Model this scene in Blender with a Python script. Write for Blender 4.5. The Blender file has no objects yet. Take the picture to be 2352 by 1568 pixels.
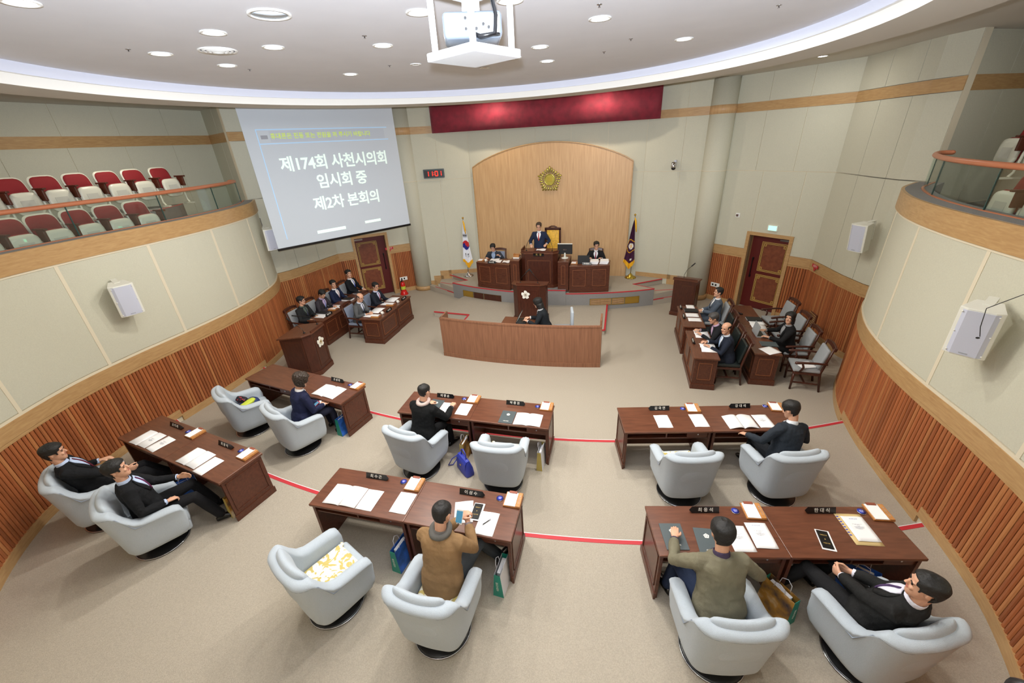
import bpy, bmesh, random
from math import *
from mathutils import Vector as V, Matrix, Euler
sc = bpy.context.scene
col = sc.collection
random.seed(7)

# ---------------------------------------------------------------- camera, world, big lights, exposure
CAM = V((2.2, 0.0, 4.923))
cd = bpy.data.cameras.new('camera'); cam = bpy.data.objects.new('camera', cd); col.objects.link(cam)
cd.sensor_width = 36.0; cd.lens = 931.737 / 2352 * 36; cd.clip_start = 0.05; cd.clip_end = 100
r_, u_, d_ = V((.9692451, .24062177, -.05162458)), V((-.06159396, .44028438, .89574318)), V((-.23826481, .86501493, -.44156432))
Mx = Matrix((r_, u_, -d_)).transposed().to_4x4(); Mx.translation = CAM
cam.matrix_world = Mx
sc.camera = cam
w = bpy.data.worlds.new('world'); sc.world = w; w.use_nodes = True
w.node_tree.nodes['Background'].inputs[0].default_value = (.75, .8, .9, 1)
w.node_tree.nodes['Background'].inputs[1].default_value = .3
vs = sc.view_settings
vs.view_transform = 'Standard'; vs.look = 'None'; vs.gamma = 1; vs.use_curve_mapping = False
vs.exposure = 0.0
sc.cycles.use_denoising = True
sc.cycles.max_bounces = 7; sc.cycles.diffuse_bounces = 4; sc.cycles.glossy_bounces = 3; sc.cycles.transmission_bounces = 5
sc.cycles.sample_clamp_indirect = 6
sc.cycles.caustics_reflective = False; sc.cycles.caustics_refractive = False

def lamp(kind, loc, power, color, target=None, size=.2, spot=None, blend=.5, parent=None):
    ld = bpy.data.lights.new('lamp', kind); ld.energy = power; ld.color = color
    if kind == 'AREA': ld.shape = 'DISK'; ld.size = size
    else: ld.shadow_soft_size = size
    if spot: ld.spot_size = radians(spot); ld.spot_blend = blend
    o = bpy.data.objects.new('light_source', ld); col.objects.link(o); o.location = loc
    if target is not None: o.rotation_euler = (V(target) - V(loc)).to_track_quat('-Z', 'Y').to_euler()
    if parent: o.parent = parent
    return o
# the photographer's flash, tipped up towards the ceiling
FLASH = lamp('SPOT', (2.17, .02, 5.02), 2700, (.84, .9, 1.0), (1.2, 3.0, 6.9), .03, 132, .7)
# added fill light above the rear gallery behind the photographer, not a room fixture
FILL = lamp('AREA', (0, -.6, 6.0), 25, (1, .97, .92), (0, 3.5, 0), 2.4)

# ---------------------------------------------------------------- helpers
def obj(name, g, mat=None, parent=None, loc=(0, 0, 0), rz=0, smooth=False, bevel=0, seg=2, rot=None, mods=()):
    if isinstance(g, G): me = g.mesh(name)
    else: me = g
    if mat is not None and not me.materials:
        for m in (mat if isinstance(mat, (list, tuple)) else [mat]): me.materials.append(m)
    o = bpy.data.objects.new(name, me); col.objects.link(o)
    o.location = loc; o.rotation_euler = rot if rot else (0, 0, rz)
    if parent: o.parent = parent
    if smooth:
        me.polygons.foreach_set('use_smooth', [True] * len(me.polygons))
    if bevel:
        b = o.modifiers.new('b', 'BEVEL'); b.width = bevel; b.segments = seg; b.limit_method = 'ANGLE'; b.angle_limit = .6
    for m in mods:
        k = o.modifiers.new('m', m[0])
        for a, v in m[1].items(): setattr(k, a, v)
    return o
def tag(o, label, cat, group=None):
    o['label'] = label; o['category'] = cat
    if group: o['group'] = group
    return o
def thing(name, label, cat, loc=(0, 0, 0), rz=0, group=None):
    o = bpy.data.objects.new(name, None); col.objects.link(o); o.empty_display_size = .1
    o.location = loc; o.rotation_euler = (0, 0, rz)
    return tag(o, label, cat, group)
def struct(name, g, mat, parent=None, **k):
    o = obj(name, g, mat, parent, **k)
    if not parent: o['kind'] = 'structure'
    return o
def kids(o): return [c for c in bpy.data.objects if c.parent == o]
def dup(root, loc, rz, label=None, group=None):
    km = {}
    for c in bpy.data.objects:
        if c.parent: km.setdefault(c.parent.name, []).append(c)
    def cp(o, par):
        c = o.copy(); col.objects.link(c)
        if par: c.parent = par
        for ch in km.get(o.name, []): cp(ch, c)
        return c
    r = cp(root, None); r.location = loc; r.rotation_euler = (0, 0, rz)
    if label: r['label'] = label
    if group: r['group'] = group
    return r

class G:
    def __init__(s): s.v = []; s.f = []; s.m = []
    def add(s, vs, fs, mi=0):
        n = len(s.v); s.v += [tuple(p) for p in vs]
        for f in fs: s.f.append([i + n for i in f]); s.m.append(mi)
        return s
    def box(s, c, d, mi=0, rz=0, R=None):
        x, y, z = d[0] / 2, d[1] / 2, d[2] / 2
        p = [V((a * x, b * y, e * z)) for a in (-1, 1) for b in (-1, 1) for e in (-1, 1)]
        if R is None and rz: R = Matrix.Rotation(rz, 3, 'Z')
        if R is not None: p = [R @ q for q in p]
        return s.add([q + V(c) for q in p], [(0, 1, 3, 2), (4, 6, 7, 5), (0, 4, 5, 1), (2, 3, 7, 6), (0, 2, 6, 4), (1, 5, 7, 3)], mi)
    def bb(s, a, b, mi=0):
        return s.box([(a[i] + b[i]) / 2 for i in range(3)], [abs(b[i] - a[i]) for i in range(3)], mi)
    def loft(s, rings, mi=0, cap=True, closed=True, loop=False):
        n = len(rings[0]); vs = [p for r in rings for p in r]; fs = []
        m = len(rings)
        for i in range(m if loop else m - 1):
            j2 = (i + 1) % m
            for j in range(n if closed else n - 1):
                k = (j + 1) % n
                fs.append((i * n + j, i * n + k, j2 * n + k, j2 * n + j))
        if cap and not loop and closed:
            fs.append(list(range(n))[::-1]); fs.append([(m - 1) * n + j for j in range(n)])
        return s.add(vs, fs, mi)
    def tube(s, pts, r, n=8, mi=0, caps=True, flat=1.0, up=None):
        pts = [V(p) for p in pts]; m = len(pts)
        rs = r if isinstance(r, (list, tuple)) else [r] * m
        T = []
        for i in range(m):
            a = pts[max(i - 1, 0)]; b = pts[min(i + 1, m - 1)]
            T.append((b - a).normalized())
        x = (V(up) if up else (V((0, 0, 1)) if abs(T[0].z) < .9 else V((1, 0, 0))))
        x = (x - T[0] * x.dot(T[0])).normalized()
        rings = []
        for i in range(m):
            x = (x - T[i] * x.dot(T[i])).normalized(); y = T[i].cross(x)
            rings.append([pts[i] + (x * cos(2 * pi * k / n) * flat + y * sin(2 * pi * k / n)) * rs[i] for k in range(n)])
            if caps == 'round' and i in (0, m - 1):
                sg = -1 if i == 0 else 1; ex = []
                for q in (.5, .85):
                    c = pts[i] + T[i] * sg * rs[i] * sin(q * pi / 2); rr = rs[i] * cos(q * pi / 2)
                    ex.append([c + (x * cos(2 * pi * k / n) * flat + y * sin(2 * pi * k / n)) * rr for k in range(n)])
                if i == 0: rings = ex[::-1] + rings
                else: rings += ex
        return s.loft(rings, mi, caps is not False)
    def lathe(s, prof, n=24, c=(0, 0, 0), mi=0, cap=True):
        return s.loft([[V((c[0] + r * cos(2 * pi * k / n), c[1] + r * sin(2 * pi * k / n), c[2] + z)) for k in range(n)] for r, z in prof], mi, cap)
    def prism(s, poly, z0, z1, mi=0):
        n = len(poly)
        return s.add([(p[0], p[1], z0) for p in poly] + [(p[0], p[1], z1) for p in poly],
                     [list(range(n))[::-1], list(range(n, 2 * n))] + [(i, (i + 1) % n, n + (i + 1) % n, n + i) for i in range(n)], mi)
    def sph(s, c, r, n=12, mi=0, R=None):
        if not isinstance(r, (list, tuple)): r = (r, r, r)
        rings = []
        for i in range(1, n // 2 + 1):
            t = -pi / 2 + pi * i / (n // 2 + 1)
            ring = [V((r[0] * cos(t) * cos(2 * pi * k / n), r[1] * cos(t) * sin(2 * pi * k / n), r[2] * sin(t))) for k in range(n)]
            if R is not None: ring = [R @ q for q in ring]
            rings.append([q + V(c) for q in ring])
        return s.loft(rings, mi)
    def torus(s, c, R, r, n=24, k=6, mi=0, rot=None, sy=1):
        rings = []
        for i in range(n):
            a = 2 * pi * i / n; ring = []
            for j in range(k):
                b = 2 * pi * j / k
                q = V(((R + r * cos(b)) * cos(a), (R + r * cos(b)) * sin(a) * sy, r * sin(b)))
                if rot is not None: q = rot @ q
                ring.append(q + V(c))
            rings.append(ring)
        return s.loft(rings, mi, False, True, True)
    def xf(s, M):
        s.v = [tuple(M @ V(p)) for p in s.v]; return s
    def mesh(s, name='m'):
        me = bpy.data.meshes.new(name); me.from_pydata([tuple(p) for p in s.v], [], s.f)
        if any(s.m): me.polygons.foreach_set('material_index', s.m)
        bm = bmesh.new(); bm.from_mesh(me); bmesh.ops.recalc_face_normals(bm, faces=bm.faces); bm.to_mesh(me); bm.free()
        me.update(); return me

def text(name, body, size, mat, parent, loc, rot, ext=.0008, align='CENTER', spacing=1.0, bold=0):
    c = bpy.data.curves.new(name, 'FONT'); c.body = body; c.size = size; c.extrude = ext
    c.align_x = align; c.align_y = 'CENTER'; c.space_character = spacing; c.offset = bold; c.resolution_u = 2
    tmp = bpy.data.objects.new(name, c); me = bpy.data.meshes.new_from_object(tmp); bpy.data.objects.remove(tmp)
    me.materials.clear(); me.materials.append(mat)
    o = bpy.data.objects.new(name, me); col.objects.link(o); o.location = loc; o.rotation_euler = rot
    if parent: o.parent = parent
    return o

# ---------------------------------------------------------------- materials
def lin(c):
    return tuple((x / 255 / 12.92 if x / 255 <= .04045 else ((x / 255 + .055) / 1.055) ** 2.4) for x in c[:3]) + (1,)
def mat(name, c, rough=.6, metal=0, bump=0, bscale=200, var=0, vscale=3, emit=0, alpha=1, spec=.5, trans=0, sheen=0, ecol=None):
    m = bpy.data.materials.new(name); m.use_nodes = True; nt = m.node_tree; b = nt.nodes['Principled BSDF']
    b.inputs['Base Color'].default_value = lin(c); b.inputs['Roughness'].default_value = rough; b.inputs['Metallic'].default_value = metal
    b.inputs['Specular IOR Level'].default_value = spec
    if trans: b.inputs['Transmission Weight'].default_value = trans; b.inputs['IOR'].default_value = 1.45
    if sheen: b.inputs['Sheen Weight'].default_value = sheen
    if alpha < 1: b.inputs['Alpha'].default_value = alpha
    if emit: b.inputs['Emission Color'].default_value = lin(ecol or c); b.inputs['Emission Strength'].default_value = emit
    if bump or var:
        tc = nt.nodes.new('ShaderNodeTexCoord')
    if var:
        n = nt.nodes.new('ShaderNodeTexNoise'); n.inputs['Scale'].default_value = vscale; n.inputs['Detail'].default_value = 4
        nt.links.new(tc.outputs['Object'], n.inputs['Vector'])
        r = nt.nodes.new('ShaderNodeValToRGB')
        r.color_ramp.elements[0].position = .3; r.color_ramp.elements[1].position = .7
        r.color_ramp.elements[0].color = lin([max(0, x * (1 - var)) for x in c]); r.color_ramp.elements[1].color = lin([min(255, x * (1 + var)) for x in c])
        nt.links.new(n.outputs['Fac'], r.inputs['Fac']); nt.links.new(r.outputs['Color'], b.inputs['Base Color'])
    if bump:
        n = nt.nodes.new('ShaderNodeTexNoise'); n.inputs['Scale'].default_value = bscale; n.inputs['Detail'].default_value = 2
        nt.links.new(tc.outputs['Object'], n.inputs['Vector'])
        k = nt.nodes.new('ShaderNodeBump'); k.inputs['Strength'].default_value = bump; k.inputs['Distance'].default_value = .01
        nt.links.new(n.outputs['Fac'], k.inputs['Height']); nt.links.new(k.outputs['Normal'], b.inputs['Normal'])
    return m
def wood(name, c1, c2, scale=(1, 12, 12), rough=.35, coord='Object', rnd=0, cr=(.3, .7), cols=None):
    m = bpy.data.materials.new(name); m.use_nodes = True; nt = m.node_tree; b = nt.nodes['Principled BSDF']; L = nt.links.new
    b.inputs['Roughness'].default_value = rough
    tc = nt.nodes.new('ShaderNodeTexCoord'); mp = nt.nodes.new('ShaderNodeMapping'); mp.inputs['Scale'].default_value = scale
    L(tc.outputs[coord], mp.inputs['Vector'])
    n = nt.nodes.new('ShaderNodeTexNoise'); n.inputs['Scale'].default_value = 3; n.inputs['Detail'].default_value = 6; n.inputs['Distortion'].default_value = .6
    if rnd:
        oi = nt.nodes.new('ShaderNodeObjectInfo'); n.noise_dimensions = '4D'
        mu = nt.nodes.new('ShaderNodeMath'); mu.operation = 'MULTIPLY'; mu.inputs[1].default_value = 40
        L(oi.outputs['Random'], mu.inputs[0]); L(mu.outputs[0], n.inputs['W'])
    L(mp.outputs[0], n.inputs['Vector'])
    r = nt.nodes.new('ShaderNodeValToRGB'); e = r.color_ramp.elements
    e[0].position = cr[0]; e[1].position = cr[1]; e[0].color = lin(c1); e[1].color = lin(c2)
    L(n.outputs['Fac'], r.inputs['Fac']); out = r.outputs['Color']
    if cols:
        r2 = nt.nodes.new('ShaderNodeValToRGB'); r2.color_ramp.interpolation = 'LINEAR'
        while len(r2.color_ramp.elements) < len(cols): r2.color_ramp.elements.new(.5)
        for i, cc in enumerate(cols):
            r2.color_ramp.elements[i].position = i / (len(cols) - 1); r2.color_ramp.elements[i].color = lin(cc)
        L(oi.outputs['Random'], r2.inputs['Fac'])
        mx = nt.nodes.new('ShaderNodeMix'); mx.data_type = 'RGBA'; mx.blend_type = 'MIX'; mx.inputs[0].default_value = .35
        L(r2.outputs['Color'], mx.inputs[6]); L(out, mx.inputs[7]); out = mx.outputs[2]
    L(out, b.inputs['Base Color'])
    return m
M = {}
M['carpet'] = mat('carpet', (176, 167, 153), .95, bump=.5, bscale=160, var=.05, vscale=90, spec=.1)
M['carpet_grey'] = mat('carpet_grey', (140, 138, 136), .95, bump=.4, bscale=160, var=.04, vscale=90, spec=.1)
M['red_strip'] = mat('red_strip', (190, 45, 55), .6)
M['white_metal'] = mat('white_metal', (235, 236, 238), .4)
M['fabric_wall'] = mat('fabric_wall', (202, 200, 182), .9, bump=.25, bscale=90, var=.015, vscale=60, spec=.15)
M['joint'] = mat('joint', (222, 212, 188), .7)
M['oak'] = wood('oak', (176, 138, 92), (194, 158, 110), (2, 2, 14), .4)
M['oak_v'] = wood('oak_v', (190, 150, 105), (208, 170, 124), (9, 9, .5), .45)
M['slat'] = wood('slat', (150, 84, 46), (192, 122, 74), (30, 30, 1.2), .42, rnd=1, cols=[(126, 66, 38), (160, 92, 52), (178, 104, 60), (150, 82, 48), (196, 136, 84)])
M['ceiling'] = mat('ceiling', (214, 214, 218), .9, var=.01, vscale=2)
M['ceiling_cove'] = mat('ceiling_cove', (222, 226, 240), .8)
M['white_paint'] = mat('white_paint', (238, 238, 234), .7)
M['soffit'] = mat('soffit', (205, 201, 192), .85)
M['mahog'] = wood('mahog', (72, 36, 24), (96, 52, 34), (3, 10, 10), .32)
M['mahog_top'] = wood('mahog_top', (88, 50, 34), (110, 66, 46), (1.2, 9, 9), .3)
M['mahog_dark'] = wood('mahog_dark', (60, 28, 18), (80, 40, 27), (10, 10, 2), .35)
M['inlay'] = mat('inlay', (150, 92, 58), .4)
M['walnut'] = wood('walnut', (122, 82, 60), (148, 102, 76), (12, 12, .6), .45)
M['black'] = mat('black', (18, 18, 20), .3)
M['black_matte'] = mat('black_matte', (28, 28, 30), .7)
M['chrome'] = mat('chrome', (200, 200, 205), .15, 1)
M['gold'] = mat('gold', (196, 160, 74), .3, .8)
M['gold_paint'] = mat('gold_paint', (205, 172, 92), .5)
M['paper'] = mat('paper', (246, 246, 248), .8)
M['ink'] = mat('ink', (160, 164, 174), .8)
M['ink_blue'] = mat('ink_blue', (90, 110, 180), .8)
M['chair_fab'] = mat('chair_fab', (182, 192, 202), .85, bump=.3, bscale=240, var=.02, vscale=120, sheen=.2)
M['chair_pipe'] = mat('chair_pipe', (150, 160, 176), .8)
M['crimson'] = mat('crimson', (128, 26, 46), .75, var=.12, vscale=5, sheen=.3)
M['maroon'] = mat('maroon', (92, 26, 24), .4)
M['door_panel'] = wood('door_panel', (110, 56, 38), (134, 76, 50), (3, 3, 3), .4)
M['lamp_glow'] = mat('lamp_glow', (255, 255, 250), .5, emit=14)
M['lamp_off'] = mat('lamp_off', (222, 232, 242), .5)
M['plastic'] = mat('plastic', (226, 226, 216), .5)
M['grille'] = mat('grille', (200, 204, 220), .6)
M['glass'] = mat('glass', (214, 232, 226), .03); nt = M['glass'].node_tree
tb = nt.nodes.new('ShaderNodeBsdfTransparent'); tb.inputs[0].default_value = (.93, .965, .95, 1); gb = nt.nodes.new('ShaderNodeBsdfGlossy'); gb.inputs['Roughness'].default_value = .02
lw = nt.nodes.new('ShaderNodeLayerWeight'); lw.inputs[0].default_value = .25; mxs = nt.nodes.new('ShaderNodeMixShader')
mxs.inputs[0].default_value = .07; nt.links.new(tb.outputs[0], mxs.inputs[1]); nt.links.new(gb.outputs[0], mxs.inputs[2]); nt.links.new(mxs.outputs[0], nt.nodes['Material Output'].inputs[0])
M['glass_edge'] = mat('glass_edge', (40, 80, 78), .2)
M['handrail'] = mat('handrail', (190, 118, 84), .35)
M['glow_red'] = mat('glow_red', (255, 40, 24), .5, emit=2.5)
M['glow_green'] = mat('glow_green', (120, 255, 190), .5, emit=3)
# ---------------------------------------------------------------- room outline (symmetrical about x = 0)
def catmull(P, step=.08, closed=False):
    P = [V((p[0], p[1], 0)) for p in P]; out = []
    for i in range(len(P) - 1):
        a, b = P[max(i - 1, 0)], P[i]; c, d = P[i + 1], P[min(i + 2, len(P) - 1)]
        n = max(2, int((c - b).length / step))
        for k in range(n):
            t = k / n
            out.append(.5 * ((2 * b) + (c - a) * t + (2 * a - 5 * b + 4 * c - d) * t * t + (3 * b - a - 3 * c + d) * t ** 3))
    out.append(P[-1]); return out
def poly(P, step=.5):
    P = [V((p[0], p[1], 0)) for p in P]; out = []
    for a, b in zip(P, P[1:]):
        n = max(1, int((b - a).length / step))
        out += [a + (b - a) * k / n for k in range(n)]
    return out + [P[-1]]
class Path:
    def __init__(s, pts):
        s.p = pts; s.s = [0]
        for a, b in zip(pts, pts[1:]): s.s.append(s.s[-1] + (b - a).length)
        s.L = s.s[-1]
    def at(s, t):
        t = min(max(t, 0), s.L - 1e-6)
        lo, hi = 0, len(s.s) - 1
        while hi - lo > 1:
            m = (lo + hi) // 2
            if s.s[m] <= t: lo = m
            else: hi = m
        d = (s.p[lo + 1] - s.p[lo]); l = d.length; T = d / l
        return s.p[lo] + T * (t - s.s[lo]), T
    def slab(s, g, t0, t1, z0, z1, o0, o1, mi=0, step=.25):
        """slab following the path; offsets o0..o1 measured to the left of travel"""
        ts = [t0] + [q for q in s.s if t0 + .01 < q < t1 - .01]
        if len(ts) > 2 + (t1 - t0) / step:
            n = max(1, int((t1 - t0) / step)); ts = [t0 + (t1 - t0) * k / n for k in range(n)]
        ts.append(t1); rings = []
        for t in ts:
            p, T = s.at(t)
            _, Ta = s.at(t - .02); _, Tb = s.at(t + .02)
            N = V((-(Ta + Tb).y, (Ta + Tb).x, 0)).normalized()
            a, b = p + N * o0, p + N * o1
            rings.append([V((a.x, a.y, z0)), V((b.x, b.y, z0)), V((b.x, b.y, z1)), V((a.x, a.y, z1))])
        return g.loft(rings, mi)
    def s_at_y(s, y, lo=0):
        for q, p in zip(s.s, s.p):
            if p.y >= y and q >= lo: return q
        return s.L
BR = [(0, -.7), (1.5, -.5), (2.6, -.15), (3.55, .35), (4.4, .95), (5.12, 1.55), (5.66, 2.2), (5.94, 2.8), (6.2, 3.7), (6.27, 4.7), (6.25, 5.7), (6.28, 6.6), (6.42, 7.5), (6.68, 8.3), (6.98, 8.9), (7.5, 9.55)]
# travel upwards in y: for the right wall the room is on the left (+), for the left wall on the right (-)
ARC = (0, 20.05)
RA, RB, RP = 16.5, 14.4, 7.95
def arc_y(x, R): return ARC[1] - sqrt(R * R - x * x)
F1, F2 = .12, .24

# floor levels
def arc_poly(R, x0, x1, n=40): return [(x0 + (x1 - x0) * k / n, arc_y(x0 + (x1 - x0) * k / n, R)) for k in range(n + 1)]
struct('floor', G().bb((-10.5, -4, -.3), (10.5, 15.2, 0)), M['carpet'])
struct('floor_middle_tier', G().prism([(-7.6, -1.5), (7.6, -1.5)] + arc_poly(RB, 7.6, -7.6), 0, F1), M['carpet'])
struct('floor_upper_tier', G().prism([(-7.6, -1.5), (7.6, -1.5)] + arc_poly(RA, 7.6, -7.6), F1, F2), M['carpet'])
for R, z, nm in ((RA, F2, 6.22), (RB, F1, 6.3)):
    g = G(); g.prism(arc_poly(R, -nm, nm) + [(x, y - .055) for x, y in arc_poly(R, nm, -nm)], z, z + .004)
    o = struct('trim_step', g, M['red_strip']); 
    g = G(); g.prism([(x, y + .01) for x, y in arc_poly(R, -nm, nm)] + arc_poly(R, nm, -nm), z - .03, z + .005)
    obj('metal_edge', g, M['white_metal'], o)

# curved gallery walls, left and right
slat_mesh = G()
sw = .052
slat_mesh.add([(-sw / 2, 0, 0), (-sw / 2, .016, 0), (-sw / 4, .026, 0), (sw / 4, .026, 0), (sw / 2, .016, 0), (sw / 2, 0, 0),
               (-sw / 2, 0, 1), (-sw / 2, .016, 1), (-sw / 4, .026, 1), (sw / 4, .026, 1), (sw / 2, .016, 1), (sw / 2, 0, 1)],
              [(0, 1, 7, 6), (1, 2, 8, 7), (2, 3, 9, 8), (3, 4, 10, 9), (4, 5, 11, 10), (0, 6, 11, 5), (0, 5, 4, 3, 2, 1), (6, 7, 8, 9, 10, 11)])
slat_me = slat_mesh.mesh('slat'); slat_me.materials.append(M['slat'])
def slats(path, t0, t1, z0f, z1, side, parent, pitch=.062):
    g = G(); path.slab(g, t0, t1, z0f, z1, 0, .004 * side, step=.15); obj('slat_backing', g, M['mahog_top'], parent)
    n = int((t1 - t0) / pitch)
    for k in range(n):
        t = t0 + (k + .5) * (t1 - t0) / n; p, T = path.at(t)
        z0 = z0f(p) if callable(z0f) else z0f
        N = V((-T.y, T.x, 0)) * side; a = atan2(N.y, N.x) - pi / 2
        o = bpy.data.objects.new('slat', slat_me); col.objects.link(o); o.parent = parent
        o.location = (p.x, p.y, z0); o.rotation_euler = (0, 0, a); o.scale = (1 if side > 0 else -1, 1, z1 - z0)
def floor_z(p):
    return F2 if p.y < arc_y(p.x, RA) - .02 else (F1 if p.y < arc_y(p.x, RB) - .02 else 0)
RAIL0, RAIL1, FAS0, FAS1 = 1.5, 1.77, 3.58, 3.87
for sx, nm in ((1, 'right'), (-1, 'left')):
    P = Path(catmull([(sx * x, y) for x, y in BR])); sd = sx   # room side offset sign
    g = G(); P.slab(g, 0, P.L, 0, FAS1 - .02, 0, -.3 * sd, step=.15)
    wall = struct('wall_' + nm, g, M['joint'])
    # fabric panels
    n = 10; t0 = .3; seg = (P.L - t0) / n
    for k in range(n):
        g = G(); P.slab(g, t0 + k * seg + .02, t0 + (k + 1) * seg - .02, RAIL1 + .05, FAS0 - .03, 0, .018 * sd, step=.15)
        obj('fabric_panel', g, M['fabric_wall'], wall, smooth=False)
    for k in range(1, n):
        g = G(); P.slab(g, t0 + k * seg - .026, t0 + k * seg + .026, RAIL1 + .03, FAS0 - .02, 0, .024 * sd); obj('joint_strip', g, M['joint'], wall)
    g = G(); P.slab(g, 0, P.L, RAIL1, RAIL1 + .04, 0, .026 * sd, step=.15); P.slab(g, 0, P.L, FAS0 - .03, FAS0, 0, .03 * sd, step=.15)
    obj('panel_trim', g, M['joint'], wall)
    g = G(); P.slab(g, 0, P.L, RAIL0 + .05, RAIL1, 0, .035 * sd, step=.15); P.slab(g, 0, P.L, RAIL0, RAIL0 + .045, 0, .03 * sd, step=.15)
    struct('trim_rail_' + nm, g, M['oak'])
    g = G(); P.slab(g, 0, P.L, FAS0, FAS1, -.1 * sd, .045 * sd, step=.15)
    struct('trim_fascia_' + nm, g, M['oak'])
    # skirting in three levels
    g = G(); ya = [i for i, p in enumerate(P.p) if p.y < arc_y(p.x, RA)][-1]; yb = [i for i, p in enumerate(P.p) if p.y < arc_y(p.x, RB)][-1]
    sa, sb = P.s[ya], P.s[yb]
    P.slab(g, 0, sa + .12, F2, F2 + .15, 0, .035 * sd, step=.15); P.slab(g, sa + .12, sb + .12, F1, F1 + .15, 0, .035 * sd, step=.15); P.slab(g, sb + .12, P.L, 0, .15, 0, .035 * sd, step=.15)
    struct('baseboard_' + nm, g, M['oak'])
    ts = P.s_at_y(.9)
    slats(P, ts, sa + .12, F2 + .15, RAIL0, sd, wall); slats(P, sa + .12, sb + .12, F1 + .15, RAIL0, sd, wall); slats(P, sb + .12, P.L, .15, RAIL0, sd, wall)
    # gallery floor and risers
    inner = [(p.x, p.y) for p in P.p[::3]]; 
    Q = Path([V((p.x, p.y, 0)) for p in P.p])
    g = G(); outer = [(sx * 10.4, 10.75), (sx * 10.4, -3), (0, -3)]
    g.prism(inner + [(sx * 7.6, 9.75), (sx * 9.5, 10.8)] + outer, 3.1, 3.37)
    gal = struct('floor_gallery_' + nm, g, M['carpet_grey'])
    g = G(); P.slab(g, 0, P.L, 3.3, FAS1 + .002, 0, -.34 * sd, step=.15); obj('gallery_kerb', g, M['carpet_grey'], gal)
    g = G(); P.slab(g, 3.2, P.L - .3, 3.3, 3.95, -1.5 * sd, -3.3 * sd, step=.3); obj('gallery_step', g, M['carpet_grey'], gal)
    g = G(); P.slab(g, 3.2, P.L - .3, 3.95, 3.956, -1.5 * sd, -1.55 * sd, step=.3); obj('red_nosing', g, M['red_strip'], gal)
    g = G(); P.slab(g, 0, P.L, FAS1, FAS1 + .012, -.2 * sd, -.235 * sd, step=.15); obj('red_nosing', g, M['handrail'], gal)
    # glass balustrade
    b = thing('balustrade', 'glass balustrade with terracotta handrail on the %s gallery' % nm, 'railing', (0, 0, 0))
    e = P.L - .55
    g = G(); pts = []
    t = .5
    while t < e:
        p, T = P.at(t); N = V((-T.y, T.x, 0)) * sd; q = p - N * .22; pts.append((q.x, q.y, 4.38)); t += .15
    p, T = P.at(e); N = V((-T.y, T.x, 0)) * sd; q = p - N * .22
    pts += [(q.x, q.y, 4.38), (q.x + sx * .1, q.y + .05, 4.38), (q.x + sx * .2, q.y + .02, 4.38)]
    g.tube(pts, .036, 12, caps='round'); obj('handrail', g, M['handrail'], b, smooth=True)
    n = 9; sg = (e - .5) / n
    for k in range(n):
        g = G(); P.slab(g, .5 + k * sg + .006, .5 + (k + 1) * sg - .006, FAS1, 4.36, -.214 * sd, -.226 * sd, step=.15)
        obj('glass_pane', g, M['glass'], b)
        g = G(); P.slab(g, .5 + (k + 1) * sg - .006, .5 + (k + 1) * sg + .006, FAS1, 4.36, -.212 * sd, -.228 * sd)
        obj('pane_joint', g, M['glass_edge'], b)

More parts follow.
